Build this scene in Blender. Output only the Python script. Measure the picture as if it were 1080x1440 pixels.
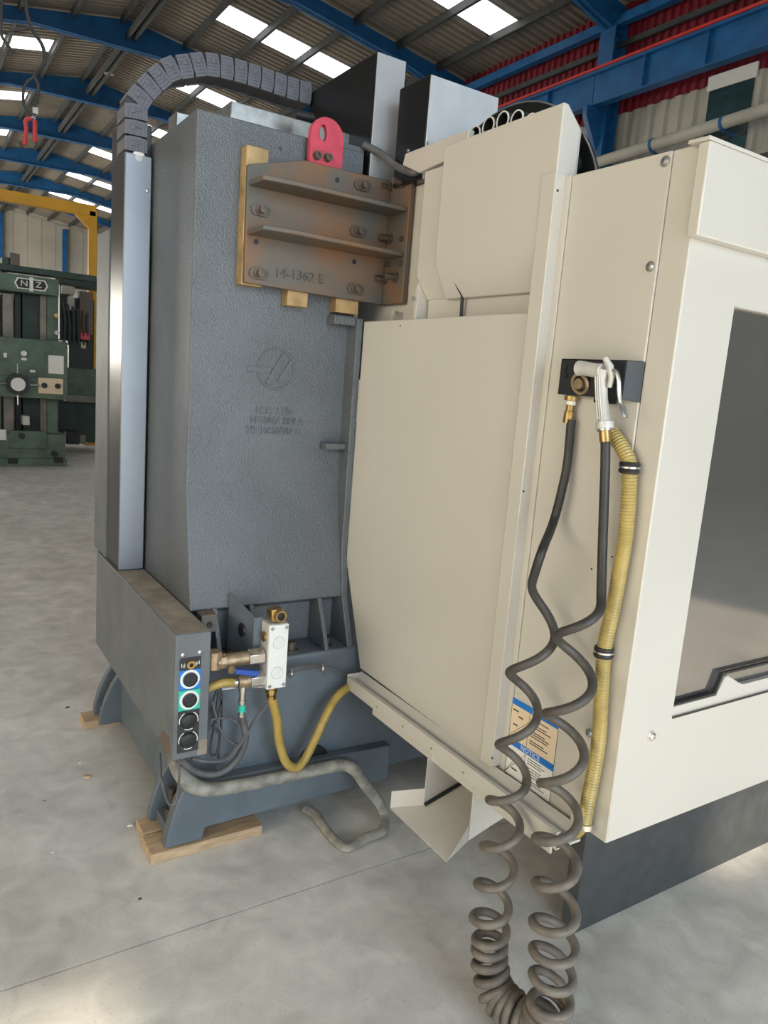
import bpy, bmesh, math, random
from mathutils import Vector, Matrix
random.seed(7)
for o in list(bpy.data.objects): bpy.data.objects.remove(o, do_unlink=True)
scene = bpy.context.scene
COL = scene.collection
rad = math.radians
# ------------------------------------------------------------------ camera (frame 1080 x 1440)
YAW, PITCH, ROLL, FPX = rad(33.0712), rad(9.88577), rad(-4.44144), 1049.58
CAM = Vector((0, 0, 1.5))
FW = Vector((math.cos(PITCH)*math.sin(YAW), math.cos(PITCH)*math.cos(YAW), -math.sin(PITCH)))
r0 = Vector((math.cos(YAW), -math.sin(YAW), 0)); d0 = FW.cross(r0)
RT = math.cos(ROLL)*r0 + math.sin(ROLL)*d0
DN = -math.sin(ROLL)*r0 + math.cos(ROLL)*d0
cd = bpy.data.cameras.new('camera'); cam = bpy.data.objects.new('camera', cd); COL.objects.link(cam)
m = Matrix((RT, -DN, -FW)).transposed().to_4x4(); m.translation = CAM; cam.matrix_world = m
cd.sensor_fit = 'VERTICAL'; cd.sensor_height = 36.0; cd.sensor_width = 27.0
cd.lens = FPX/1440*36.0; cd.clip_start = 0.05; cd.clip_end = 300
scene.camera = cam
# ------------------------------------------------------------------ light
w = bpy.data.worlds.new('world'); scene.world = w; w.use_nodes = True
bg = w.node_tree.nodes['Background']; bg.inputs[0].default_value = (0.78, 0.88, 1.0, 1); bg.inputs[1].default_value = 1.6
def area(name, loc, rot, sx, sy, power, col):
    l = bpy.data.lights.new(name, 'AREA'); l.shape = 'RECTANGLE'; l.size = sx; l.size_y = sy
    l.energy = power; l.color = col
    o = bpy.data.objects.new(name, l); COL.objects.link(o); o.location = loc; o.rotation_euler = rot
    return o
# daylight entering through the open gate in the wall behind the camera; the left-wall lamps are added fill
area('gate_daylight', (1.15, -5.8, 2.6), (rad(90), 0, 0), 4.6, 5.0, 345, (0.69, 0.87, 1.0))
area('left_side_fill', (-7.8, 0.0, 3.0), (0, rad(-90), 0), 3.0, 8.0, 370, (1.0, 0.85, 0.55))  # added warm fill for the faces that look to -x
area('far_hall_fill', (-7.8, 42.0, 3.0), (0, rad(-90), 0), 3.0, 30.0, 4000, (1.0, 0.93, 0.80))  # added fill that brightens the far end of the hall
sl = bpy.data.lights.new('sun', 'SUN'); sl.energy = 7.0; sl.angle = rad(1.2); sl.color = (1.0, 0.86, 0.66)
so = bpy.data.objects.new('sun', sl); COL.objects.link(so)
so.rotation_euler = Vector((0.30, 0.80, -0.62)).to_track_quat('-Z', 'Y').to_euler()
scene.view_settings.view_transform = 'Standard'; scene.view_settings.look = 'None'
scene.view_settings.gamma = 1.0; scene.view_settings.use_curve_mapping = False
scene.view_settings.exposure = 0.0
# ------------------------------------------------------------------ helpers
def ray(x, y): return RT*((x-540)/FPX) + DN*((y-720)/FPX) + FW
def on(i, v, x, y):
    d = ray(x, y); return CAM + d*((v-CAM[i])/d[i])
def PX(v, x, y): return on(0, v, x, y)     # point on the plane x = v seen at pixel (x, y)
def PY(v, x, y): return on(1, v, x, y)
def PZ(v, x, y): return on(2, v, x, y)
V = Vector
ORG = {}
def link(o): COL.objects.link(o); return o
def tag(o, label=None, cat=None, group=None, kind=None):
    if label: o['label'] = label
    if cat: o['category'] = cat
    if group: o['group'] = group
    if kind: o['kind'] = kind
    return o
def thing(name, loc, label=None, cat=None, group=None, kind=None):
    o = link(bpy.data.objects.new(name, None)); o.location = loc; ORG[o] = V(loc); o.empty_display_size = .05
    return tag(o, label, cat, group, kind)
class MB:
    def __init__(s): s.bm = bmesh.new(); s.mats = []
    def face(s, vs):
        try: return s.bm.faces.new(vs)
        except ValueError: return None
    def box(s, a, b):
        a, b = V(a), V(b)
        return s.prism([V((a.x,a.y,a.z)), V((b.x,a.y,a.z)), V((b.x,b.y,a.z)), V((a.x,b.y,a.z))], V((0,0,b.z-a.z)))
    def prism(s, pts, vec):
        pts = [V(p) for p in pts]; vec = V(vec)
        A = [s.bm.verts.new(p) for p in pts]; B = [s.bm.verts.new(p+vec) for p in pts]
        s.face(A[::-1]); s.face(B); n = len(pts)
        for i in range(n): s.face([A[i], A[(i+1)%n], B[(i+1)%n], B[i]])
        return s
    def quad(s, *p): s.face([s.bm.verts.new(V(q)) for q in p]); return s
    def hull(s, A, B):            # loft between two equal loops, capped
        a = [s.bm.verts.new(V(p)) for p in A]; b = [s.bm.verts.new(V(p)) for p in B]; n = len(a)
        s.face(a[::-1]); s.face(b)
        for i in range(n): s.face([a[i], a[(i+1)%n], b[(i+1)%n], b[i]])
        return s
    def tube(s, path, r, n=8, cap=True, flat=1.0, up=None):
        fl_ = flat if isinstance(flat, (list, tuple)) else [flat]*len(path)
        path = [V(p) for p in path]; m = len(path)
        rs = r if isinstance(r, (list, tuple)) else [r]*m
        T = []
        for i in range(m):
            t = path[min(i+1, m-1)] - path[max(i-1, 0)]; T.append(t.normalized())
        u = V(up) if up else (V((0,0,1)) if abs(T[0].z) < .9 else V((1,0,0)))
        rings = []
        for i in range(m):
            u = (u - T[i]*u.dot(T[i])).normalized(); v = T[i].cross(u)
            rings.append([s.bm.verts.new(path[i] + (u*math.cos(2*math.pi*k/n)*fl_[i] + v*math.sin(2*math.pi*k/n))*rs[i]) for k in range(n)])
        for i in range(m-1):
            for k in range(n): s.face([rings[i][k], rings[i][(k+1)%n], rings[i+1][(k+1)%n], rings[i+1][k]])
        if cap: s.face(rings[0][::-1]); s.face(rings[-1])
        return s
    def cyl(s, p0, p1, r, r1=None, n=16): return s.tube([p0, p1], [r, r if r1 is None else r1], n)
    def lathe(s, p0, axis, prof, n=16):   # prof: (distance along axis, radius)
        p0, axis = V(p0), V(axis).normalized()
        return s.tube2([p0+axis*d for d, _ in prof], [q for _, q in prof], axis, n)
    def tube2(s, path, rs, axis, n):
        u = V((0,0,1)) if abs(axis.z) < .9 else V((1,0,0)); u = (u-axis*u.dot(axis)).normalized(); v = axis.cross(u)
        rings = [[s.bm.verts.new(p+(u*math.cos(2*math.pi*k/n)+v*math.sin(2*math.pi*k/n))*r) for k in range(n)] for p, r in zip(path, rs)]
        for i in range(len(path)-1):
            for k in range(n): s.face([rings[i][k], rings[i][(k+1)%n], rings[i+1][(k+1)%n], rings[i+1][k]])
        s.face(rings[0][::-1]); s.face(rings[-1]); return s
    def torus(s, c, axis, R, r, n=28, m=8, a0=0, a1=2*math.pi, ref=None):
        c, axis = V(c), V(axis).normalized()
        u = V(ref) if ref else (V((0,0,1)) if abs(axis.z) < .9 else V((1,0,0))); u = (u-axis*u.dot(axis)).normalized(); v = axis.cross(u)
        full = abs(a1-a0-2*math.pi) < 1e-6; k = n if full else n+1
        rings = []
        for i in range(k):
            a = a0+(a1-a0)*i/n; d = u*math.cos(a)+v*math.sin(a)
            rings.append([s.bm.verts.new(c+d*(R+r*math.cos(2*math.pi*j/m))+axis*(r*math.sin(2*math.pi*j/m))) for j in range(m)])
        for i in range(n):
            A, B = rings[i], rings[(i+1)%k]
            for j in range(m): s.face([A[j], A[(j+1)%m], B[(j+1)%m], B[j]])
        if not full: s.face(rings[0][::-1]); s.face(rings[-1])
        return s
    def annulus(s, c, axis, R0, R1, t, n=32, a0=0, a1=2*math.pi, sx=1):
        c, axis = V(c), V(axis).normalized(); u = V((0,0,1)) if abs(axis.z) < .9 else V((1,0,0)); u=(u-axis*u.dot(axis)).normalized(); v = axis.cross(u)
        full = abs(a1-a0-2*math.pi) < 1e-6; k = n if full else n+1; R = []
        for i in range(k):
            a = a0+(a1-a0)*i/n; d = u*math.cos(a)+v*math.sin(a)*sx
            R.append([s.bm.verts.new(c+d*q+axis*h) for q, h in ((R0,0),(R1,0),(R1,t),(R0,t))])
        for i in range(n):
            A, B = R[i], R[(i+1)%k]
            for j in range(4): s.face([A[j], A[(j+1)%4], B[(j+1)%4], B[j]])
        if not full: s.face(R[0][::-1]); s.face(R[-1])
        return s
    def mesh(s, name, mat, org, smooth=True):
        bm = s.bm; bmesh.ops.remove_doubles(bm, verts=bm.verts, dist=1e-6) if False else None
        bmesh.ops.recalc_face_normals(bm, faces=bm.faces)
        for f in bm.faces: f.smooth = smooth
        if smooth:
            for e in bm.edges:
                e.smooth = len(e.link_faces) == 2 and e.calc_face_angle(0) < rad(38)
        bmesh.ops.translate(bm, verts=bm.verts, vec=-org)
        me = bpy.data.meshes.new(name); bm.to_mesh(me); bm.free()
        for q in (mat if isinstance(mat, (list, tuple)) else [mat]): me.materials.append(q)
        return me
    def build(s, name, mat, parent=None, bevel=0, smooth=True, seg=2, **tags):
        if parent is not None: org = ORG[parent]
        else:
            vs = [v.co for v in s.bm.verts]
            org = V(((min(v.x for v in vs)+max(v.x for v in vs))/2, (min(v.y for v in vs)+max(v.y for v in vs))/2, min(v.z for v in vs)))
        o = link(bpy.data.objects.new(name, s.mesh(name, mat, org, smooth)))
        if parent is not None: o.parent = parent; 
        else: o.location = org
        ORG[o] = org
        if bevel:
            b = o.modifiers.new('bevel', 'BEVEL'); b.width = bevel; b.segments = seg; b.limit_method = 'ANGLE'; b.angle_limit = rad(40)
        tag(o, tags.get('label'), tags.get('cat'), tags.get('group'), tags.get('kind'))
        return o
def bx(name, mat, a, b, parent=None, bevel=.002, **k): return MB().box(a, b).build(name, mat, parent, bevel, **k)
def inst(src, name, parent, loc, rot=None, scale=None):   # another piece that shares src's mesh; loc in world
    o = link(src.copy()); o.name = name; o.parent = parent; o.location = V(loc)-ORG[parent] if parent else V(loc)
    if rot is not None: o.rotation_euler = rot
    if scale is not None: o.scale = scale
    ORG[o] = V(loc); return o
def proto(mb, name, mat, parent, loc, rot=None, bevel=0):   # piece modelled about its own origin
    o = link(bpy.data.objects.new(name, mb.mesh(name, mat, V((0,0,0))))); o.parent = parent
    o.location = V(loc)-ORG[parent] if parent else V(loc); ORG[o] = V(loc)
    if rot is not None: o.rotation_euler = rot
    if bevel:
        b = o.modifiers.new('bevel', 'BEVEL'); b.width = bevel; b.segments = 2; b.limit_method = 'ANGLE'; b.angle_limit = rad(40)
    return o
def crv(pts, n=8):       # Catmull-Rom through points
    pts = [V(p) for p in pts]; out = []
    for i in range(len(pts)-1):
        p0, p1, p2, p3 = pts[max(i-1,0)], pts[i], pts[i+1], pts[min(i+2, len(pts)-1)]
        for k in range(n):
            t = k/n
            out.append(.5*((2*p1)+(p2-p0)*t+(2*p0-5*p1+4*p2-p3)*t*t+(3*p1-p0-3*p2+p3)*t**3))
    out.append(pts[-1]); return out
FACE_Y = Matrix(((1,0,0),(0,0,-1),(0,1,0)))      # text readable on a face that looks to -y
FACE_X = Matrix(((0,0,-1),(-1,0,0),(0,1,0)))     # text readable on a face that looks to -x
def text(name, s, size, mat, parent, loc, face, extrude=.0006, sx=1.0, align='CENTER', rot=0):
    c = bpy.data.curves.new(name, 'FONT'); c.body = s; c.size = size; c.extrude = extrude; c.align_x = align; c.align_y = 'CENTER'; c.resolution_u = 2
    t = bpy.data.objects.new(name, c); COL.objects.link(t)
    bpy.context.view_layer.update()
    me = bpy.data.meshes.new_from_object(t.evaluated_get(bpy.context.evaluated_depsgraph_get()))
    bpy.data.objects.remove(t)
    M = face @ Matrix.Rotation(rot, 3, 'Z') @ Matrix.Diagonal((sx, 1, 1))
    for v in me.vertices: v.co = M @ v.co
    me.materials.clear(); me.materials.append(mat)
    o = link(bpy.data.objects.new(name, me)); o.parent = parent; o.location = V(loc)-ORG[parent]; ORG[o] = V(loc)
    return o
# ------------------------------------------------------------------ materials
def mat(name, col, rough=.5, metal=0., var=.08, scale=6., bump=0., bscale=80., col2=None, spec=.5, detail=4., emit=None, stretch=None, trans=0., coat=0., ramp=(.35,.65), rvar=.0):
    M = bpy.data.materials.new(name); M.use_nodes = True; nt = M.node_tree; N = nt.nodes; L = nt.links
    b = N['Principled BSDF']; b.inputs['Roughness'].default_value = rough; b.inputs['Metallic'].default_value = metal
    b.inputs['Specular IOR Level'].default_value = spec
    b.inputs['Coat Weight'].default_value = coat; b.inputs['Coat Roughness'].default_value = .15
    if trans: b.inputs['Transmission Weight'].default_value = trans
    tc = N.new('ShaderNodeTexCoord'); mp = N.new('ShaderNodeMapping'); L.new(tc.outputs['Object'], mp.inputs[0])
    if stretch: mp.inputs['Scale'].default_value = stretch
    nz = N.new('ShaderNodeTexNoise'); nz.inputs['Scale'].default_value = scale; nz.inputs['Detail'].default_value = detail
    L.new(mp.outputs[0], nz.inputs['Vector'])
    cr = N.new('ShaderNodeValToRGB'); cr.color_ramp.elements[0].position = ramp[0]; cr.color_ramp.elements[1].position = ramp[1]
    c2 = col2 or [min(1, c*(1+var)) for c in col]; c1 = col if col2 else [c*(1-var) for c in col]
    cr.color_ramp.elements[0].color = (*c1, 1); cr.color_ramp.elements[1].color = (*c2, 1)
    L.new(nz.outputs[0], cr.inputs[0]); L.new(cr.outputs[0], b.inputs['Base Color'])
    if rvar:
        mr = N.new('ShaderNodeMapRange'); mr.inputs['To Min'].default_value = rough-rvar; mr.inputs['To Max'].default_value = rough+rvar
        L.new(nz.outputs[0], mr.inputs[0]); L.new(mr.outputs[0], b.inputs['Roughness'])
    if bump:
        n2 = N.new('ShaderNodeTexNoise'); n2.inputs['Scale'].default_value = bscale; n2.inputs['Detail'].default_value = 3
        L.new(mp.outputs[0], n2.inputs['Vector'])
        bp = N.new('ShaderNodeBump'); bp.inputs['Strength'].default_value = bump; bp.inputs['Distance'].default_value = .004
        L.new(n2.outputs[0], bp.inputs['Height']); L.new(bp.outputs[0], b.inputs['Normal'])
    if emit:
        b.inputs['Emission Color'].default_value = (*emit[:3], 1); b.inputs['Emission Strength'].default_value = emit[3]
    return M
M_enc   = mat('enclosure_paint', (.565,.535,.485), .38, var=.02, scale=3, bump=.02, bscale=300, coat=.1)
M_cast  = mat('hammered_grey_casting', (.108,.119,.131), .29, var=.10, scale=5, bump=.85, bscale=190, spec=.65)
M_bed   = mat('blue_grey_bed_paint', (.125,.150,.174), .45, var=.14, scale=7, bump=.12, bscale=40)
M_cab   = mat('grey_cabinet_paint', (.135,.145,.155), .5, var=.12, scale=9, col2=None, bump=.05, bscale=60)
M_dust  = mat('dusty_cabinet_top', (.30,.25,.20), .85, var=.2, scale=14)
M_skirt = mat('charcoal_skirt_paint', (.056,.060,.063), .42, var=.12, scale=20, bump=.12, bscale=220)
M_rust  = mat('rusty_steel', (.135,.128,.112), .6, .3, col2=(.25,.125,.06), scale=6, detail=8, bump=.15, bscale=50, ramp=(.40,.70))
M_rustd = mat('rusty_bolt', (.17,.125,.095), .55, .5, col2=(.09,.075,.065), scale=60)
M_brassbar = mat('tan_spacer', (.42,.28,.13), .5, .3, var=.25, scale=18)
M_red   = mat('red_primer', (.55,.055,.095), .45, var=.15, scale=30, bump=.12, bscale=120)
M_chain = mat('chain_plastic', (.125,.125,.150), .5, var=.08, scale=20)
M_black = mat('black_plastic', (.018,.018,.02), .45, var=.15, scale=20)
M_gloss = mat('gloss_black_sheet', (.012,.013,.015), .26, var=.1, scale=4, spec=.32)
M_galv  = mat('galvanised_lit_face', (.62,.645,.69), .34, .35, var=.1, scale=7, detail=6, rvar=.08)  # bright tone for the lit front of the motor cover
M_alu   = mat('dull_aluminium_strip', (.30,.315,.345), .45, .8, var=.08, scale=4, rvar=.06)
M_head  = mat('head_lit_face', (.52,.54,.58), .3, .35, var=.08, scale=5)  # bright tone for the lit front of the head cover
M_brass = mat('brass', (.40,.27,.11), .36, .95, var=.2, scale=40)
M_bronze= mat('dull_brass', (.42,.31,.20), .45, .7, var=.25, scale=40)
M_chrome= mat('nickel', (.68,.67,.64), .25, .95, var=.08, scale=30)
M_steel = mat('steel', (.45,.45,.44), .35, .9, var=.15, scale=40)
M_block = mat('aluminium_block', (.60,.59,.57), .5, .25, var=.06, scale=40)
M_yel   = mat('yellow_hose', (.40,.275,.07), .35, var=.15, scale=25, spec=.5)
M_yelc  = mat('clear_yellow_hose', (.40,.30,.10), .28, var=.12, scale=25, spec=.6)
M_hose  = mat('black_rubber_hose', (.014,.014,.015), .5, col2=(.045,.041,.038), scale=9, detail=6, ramp=(.3,.75))
def dusty():
    nt = M_hose.node_tree; N = nt.nodes; L = nt.links; b = N['Principled BSDF']
    tc = N.new('ShaderNodeTexCoord'); sp_ = N.new('ShaderNodeSeparateXYZ'); L.new(tc.outputs['Object'], sp_.inputs[0])
    mr = N.new('ShaderNodeMapRange'); mr.inputs['From Min'].default_value = 1.15; mr.inputs['From Max'].default_value = .25; L.new(sp_.outputs[2], mr.inputs[0])
    mx = N.new('ShaderNodeMix'); mx.data_type = 'RGBA'; old = b.inputs['Base Color'].links[0].from_socket
    nz = N.new('ShaderNodeTexNoise'); nz.inputs['Scale'].default_value = 25; nz.inputs['Detail'].default_value = 6; L.new(tc.outputs['Object'], nz.inputs['Vector'])
    ml = N.new('ShaderNodeMath'); ml.operation = 'MULTIPLY'; L.new(mr.outputs[0], ml.inputs[0]); L.new(nz.outputs[0], ml.inputs[1])
    L.new(ml.outputs[0], mx.inputs[0]); L.new(old, mx.inputs[6]); mx.inputs[7].default_value = (.30,.26,.215,1); L.new(mx.outputs[2], b.inputs['Base Color'])
dusty()
M_cable = mat('grey_cable', (.11,.11,.115), .5, var=.15, scale=30)
M_cabled= mat('dark_cable', (.05,.05,.053), .5, var=.15, scale=30)
M_tape  = mat('dirty_taped_hose', (.20,.185,.16), .6, col2=(.40,.375,.32), scale=26, detail=7, bump=.5, bscale=60, ramp=(.35,.7))
M_wood  = mat('pine', (.52,.36,.22), .75, var=.2, scale=10, stretch=(1,8,8), bump=.2, bscale=40)
M_blue  = mat('blue_print', (.01,.18,.60), .45, var=.05)
M_green = mat('green_print', (.02,.50,.36), .45, var=.05)
M_white = mat('white_print', (.80,.79,.76), .5, var=.03)
M_cream = mat('cream_print', (.78,.62,.44), .5, var=.03)
M_ink   = mat('black_ink', (.03,.03,.03), .6, var=.05)
M_valve = mat('blue_handle', (.03,.09,.42), .4, var=.1)
M_bar = mat('red_conductor', (.55,.03,.02), .5, var=.1)
M_redpl = mat('red_plastic', (.60,.06,.07), .4, var=.1)
M_grn   = mat('old_green_paint', (.095,.145,.105), .5, var=.25, scale=6, detail=7, bump=.05)
M_grnd  = mat('dark_green_paint', (.022,.045,.034), .5, var=.3, scale=5)
M_grnl  = mat('worn_slideway', (.20,.18,.15), .45, .4, var=.2, scale=6)
M_beam  = mat('blue_steel_paint', (.008,.10,.275), .5, var=.18, scale=2.5)
M_purl  = mat('dark_purlin', (.045,.05,.05), .6, var=.2, scale=3)
M_roof  = mat('weathered_roof_sheet', (.145,.135,.118), .7, col2=(.26,.225,.175), scale=.5, detail=6, ramp=(.3,.7))
M_wallg = mat('translucent_wall_sheet', (.46,.44,.38), .6, var=.15, scale=.8, detail=5)
M_wallr = mat('red_wall_sheet', (.20,.010,.022), .55, var=.2, scale=.7)
M_wallw = mat('painted_end_wall', (.42,.40,.35), .8, var=.1, scale=.5)
M_yellow= mat('yellow_paint', (.72,.36,.015), .45, var=.1, scale=3)
M_sky   = mat('skylight_sheet', (.9,.92,.95), .5, var=.02, emit=(.95,.98,1.0,1.9))
M_glassd= mat('window_glass_dark', (.035,.075,.085), .12, var=.3, scale=1.2)
M_pane  = bpy.data.materials.new('door_pane'); M_pane.use_nodes = True
def _pane():
    nt = M_pane.node_tree; N = nt.nodes; L = nt.links; b = N['Principled BSDF']
    b.inputs['Base Color'].default_value = (.42,.41,.40,1); b.inputs['Roughness'].default_value = .08; b.inputs['Metallic'].default_value = .75
    b.inputs['Specular IOR Level'].default_value = .9; b.inputs['IOR'].default_value = 1.7
    tr = N.new('ShaderNodeBsdfTransparent'); tr.inputs[0].default_value = (.62,.62,.62,1); mx = N.new('ShaderNodeMixShader')
    tc = N.new('ShaderNodeTexCoord'); nz = N.new('ShaderNodeTexNoise'); nz.inputs['Scale'].default_value = 9; nz.inputs['Detail'].default_value = 6
    mp = N.new('ShaderNodeMapping'); mp.inputs['Scale'].default_value = (3,3,.7); L.new(tc.outputs['Object'], mp.inputs[0]); L.new(mp.outputs[0], nz.inputs['Vector'])
    mr = N.new('ShaderNodeMapRange'); mr.inputs['To Min'].default_value = .33; mr.inputs['To Max'].default_value = .42
    L.new(nz.outputs[0], mr.inputs[0]); L.new(mr.outputs[0], mx.inputs[0])
    L.new(b.outputs[0], mx.inputs[1]); L.new(tr.outputs[0], mx.inputs[2]); L.new(mx.outputs[0], N['Material Output'].inputs[0])
_pane()
def floor_mat():
    M = bpy.data.materials.new('concrete_floor'); M.use_nodes = True; nt = M.node_tree; N = nt.nodes; L = nt.links; b = N['Principled BSDF']
    tc = N.new('ShaderNodeTexCoord')
    def noise(s, d, lo, hi, c1, c2, dist=0):
        n = N.new('ShaderNodeTexNoise'); n.inputs['Scale'].default_value = s; n.inputs['Detail'].default_value = d; n.inputs['Distortion'].default_value = dist
        L.new(tc.outputs['Object'], n.inputs['Vector']); r = N.new('ShaderNodeValToRGB')
        r.color_ramp.elements[0].position = lo; r.color_ramp.elements[1].position = hi
        r.color_ramp.elements[0].color = (*c1,1); r.color_ramp.elements[1].color = (*c2,1); L.new(n.outputs[0], r.inputs[0]); return r
    a = noise(2.2, 8, .3, .7, (.66,.635,.60), (.82,.80,.765), .3)
    c = noise(9, 14, .32, .72, (.78,.77,.755), (1.08,1.07,1.06), .6)
    e = noise(130, 3, .62, .70, (1,1,1), (.66,.63,.60))
    m1 = N.new('ShaderNodeMix'); m1.data_type = 'RGBA'; m1.blend_type = 'MULTIPLY'; m1.inputs[0].default_value = 1
    L.new(a.outputs[0], m1.inputs[6]); L.new(c.outputs[0], m1.inputs[7])
    m2 = N.new('ShaderNodeMix'); m2.data_type = 'RGBA'; m2.blend_type = 'MULTIPLY'; m2.inputs[0].default_value = .6
    L.new(m1.outputs[2], m2.inputs[6]); L.new(e.outputs[0], m2.inputs[7]); L.new(m2.outputs[2], b.inputs['Base Color'])
    n = N.new('ShaderNodeTexNoise'); n.inputs['Scale'].default_value = 3; n.inputs['Detail'].default_value = 5; L.new(tc.outputs['Object'], n.inputs['Vector'])
    mr = N.new('ShaderNodeMapRange'); mr.inputs['To Min'].default_value = .42; mr.inputs['To Max'].default_value = .72; L.new(n.outputs[0], mr.inputs[0]); L.new(mr.outputs[0], b.inputs['Roughness'])
    n3 = N.new('ShaderNodeTexNoise'); n3.inputs['Scale'].default_value = 60; L.new(tc.outputs['Object'], n3.inputs['Vector'])
    bp = N.new('ShaderNodeBump'); bp.inputs['Strength'].default_value = .12; bp.inputs['Distance'].default_value = .003; L.new(n3.outputs[0], bp.inputs['Height']); L.new(bp.outputs[0], b.inputs['Normal'])
    return M
M_floor = floor_mat()
# ------------------------------------------------------------------ the hall
RX, RZ = 5.95, 11.45
XL, XR, YF, YB = -8.0, 14.05, -6.0, 60.0
def zr(x): return RZ - (.14*(x-RX) if x > RX else .18*(RX-x))
FR = [24.9+5.85*k for k in range(-5, 6)]
# floor: two slabs with a narrow recessed joint between them
fl = bx('floor', M_floor, (XL, YF-14, -.2), (XR, YB, -.012), None, 0); tag(fl, kind='structure')
bx('floor_slab', M_floor, (XL, YF-14, -.05), (XR, 1.744, 0), fl, 0)
bx('floor_slab', M_floor, (XL, 1.750, -.05), (XR, YB, 0), fl, 0)
def corr(pts, y0, y1, pitch, depth, nrm):   # corrugated sheet: pts = two end points in (x, z), ribs across y
    mb = MB(); n = max(1, int(round((y1-y0)/pitch))); rows = []
    for i in range(n):
        for f, h in ((0,0),(.30,0),(.42,1),(.78,1),(.90,0)):
            y = y0+(i+f)*(y1-y0)/n
            rows.append([mb.bm.verts.new(V((p[0],y,p[1]))+V(nrm)*depth*h) for p in pts])
    rows.append([mb.bm.verts.new(V((p[0],y1,p[1]))) for p in pts])
    for a, b in zip(rows, rows[1:]):
        for k in range(len(pts)-1): mb.face([a[k], b[k], b[k+1], a[k+1]])
    return mb
# roof
ce = thing('ceiling', (RX, 20, 9), kind='structure')
ys = [YF]+[y for y in FR if y > YF+.5]+[YB]
for a, b in zip(ys, ys[1:]):
    corr([(RX, RZ), (XR+.1, zr(XR+.1))], a, b, .24, .045, (0,0,1)).build('roof_sheet', M_roof, ce, smooth=False)
    corr([(XL-.1, zr(XL-.1)), (RX, RZ)], a, b, .24, .045, (0,0,1)).build('roof_sheet', M_roof, ce, smooth=False)
pur = [RX+.25+1.36*k for k in range(6)] + [RX-.25-1.36*k for k in range(10)]
for x in pur:
    if XL < x < XR: bx('purlin', M_purl, (x-.04, YF, zr(x)-.20), (x+.04, YB, zr(x)-.01), ce, 0)
bx('ridge_truss', M_purl, (RX-.14, YF, RZ-.62), (RX-.06, YB, RZ-.45), ce, 0)
bx('ridge_truss', M_purl, (RX+.06, YF, RZ-.62), (RX+.14, YB, RZ-.45), ce, 0)
for y in FR:
    for sgn, xe in ((1, XR), (-1, XL)):
        xm = RX+sgn*2.6
        prof = [(RX, RZ-.06), (xe, zr(xe)-.06), (xe, zr(xe)-.75), (xe-sgn*2.2, zr(xe-sgn*2.2)-.46), (xm, zr(xm)-.44), (RX, RZ-.86)]
        r = MB().prism([V((x, y-.05, z)) for x, z in prof], (0, .1, 0)).build('rafter', M_beam, ce)
        lo = prof[2:]
        for (xa, za), (xb, zb) in zip(lo, lo[1:]):
            MB().prism([V((xa,y-.13,za)), V((xb,y-.13,zb)), V((xb,y-.13,zb+.03)), V((xa,y-.13,za+.03))], (0,.26,0)).build('rafter_flange', M_beam, r)
# skylight sheets between the frames, one panel per purlin gap
for a, b in zip(FR, FR[1:]):
    yc = (a+b)/2
    for side in (1, -1):
        for k in range(1, 6 if side > 0 else 7):
            xa, xb = RX+side*(.25+1.36*k+.10), RX+side*(.25+1.36*(k+1)-.06)
            if not (XL < xb < XR-.4): continue
            MB().prism([V((xa,yc-.52,zr(xa)-.03)), V((xb,yc-.52,zr(xb)-.03)), V((xb,yc+.52,zr(xb)-.03)), V((xa,yc+.52,zr(xa)-.03))], (0,0,.012)).build('skylight_panel', M_sky, ce)
# right-hand wall: red sheets above, pale sheets below, blue posts and crane runway
wr = bx('wall_right', M_wallw, (XR+.08, YF, 0), (XR+.2, YB, zr(XR)+.06), None, 0); tag(wr, kind='structure')
for a, b in zip(ys, ys[1:]):
    corr([(XR, 7.95), (XR, zr(XR)+.03)], a, b, .22, .05, (1,0,0)).build('red_wall_sheet', M_wallr, wr, smooth=False)
    corr([(XR, 0), (XR, 7.95)], a, b, .36, .06, (1,0,0)).build('pale_wall_sheet', M_wallg, wr, smooth=False)
for y in FR:
    p = MB(); p.box((13.62, y-.02, 0), (13.98, y+.02, zr(14)-.3)); p.box((13.60, y-.22, 0), (13.64, y+.22, zr(14)-.3)); p.box((13.97, y-.22, 0), (14.0, y+.22, zr(14)-.3))
    p.build('column_post', M_beam, wr)
    p = MB(); p.prism([V((13.60,y-.06,7.1)), V((13.60,y-.06,7.98)), V((13.16,y-.06,7.98)), V((13.16,y-.06,7.75))], (0,.12,0)); p.build('crane_corbel', M_beam, wr)
for a, b in zip(ys, ys[1:]):
    p = MB(); p.box((13.36, a+.01, 8.0), (13.40, b-.01, 8.66)); p.box((13.25, a+.01, 8.64), (13.51, b-.01, 8.70)); p.box((13.27, a+.01, 7.98), (13.49, b-.01, 8.02))
    yy = a+1.4
    while yy < b-.3: p.box((13.27, yy, 8.02), (13.49, yy+.02, 8.64)); yy += 1.5
    p.build('crane_runway_beam', M_beam, wr)
    bx('conductor_bar', M_bar, (13.21, a, 8.70), (13.25, b, 8.75), wr, 0)
for z in (9.35, 6.2, 4.2): bx('girt', M_purl, (13.90, YF, z), (13.98, YB, z+.12), wr, 0)
bx('eave_strut', M_beam, (13.62, YF, zr(14)-.62), (13.80, YB, zr(14)-.42), wr, 0)
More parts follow.
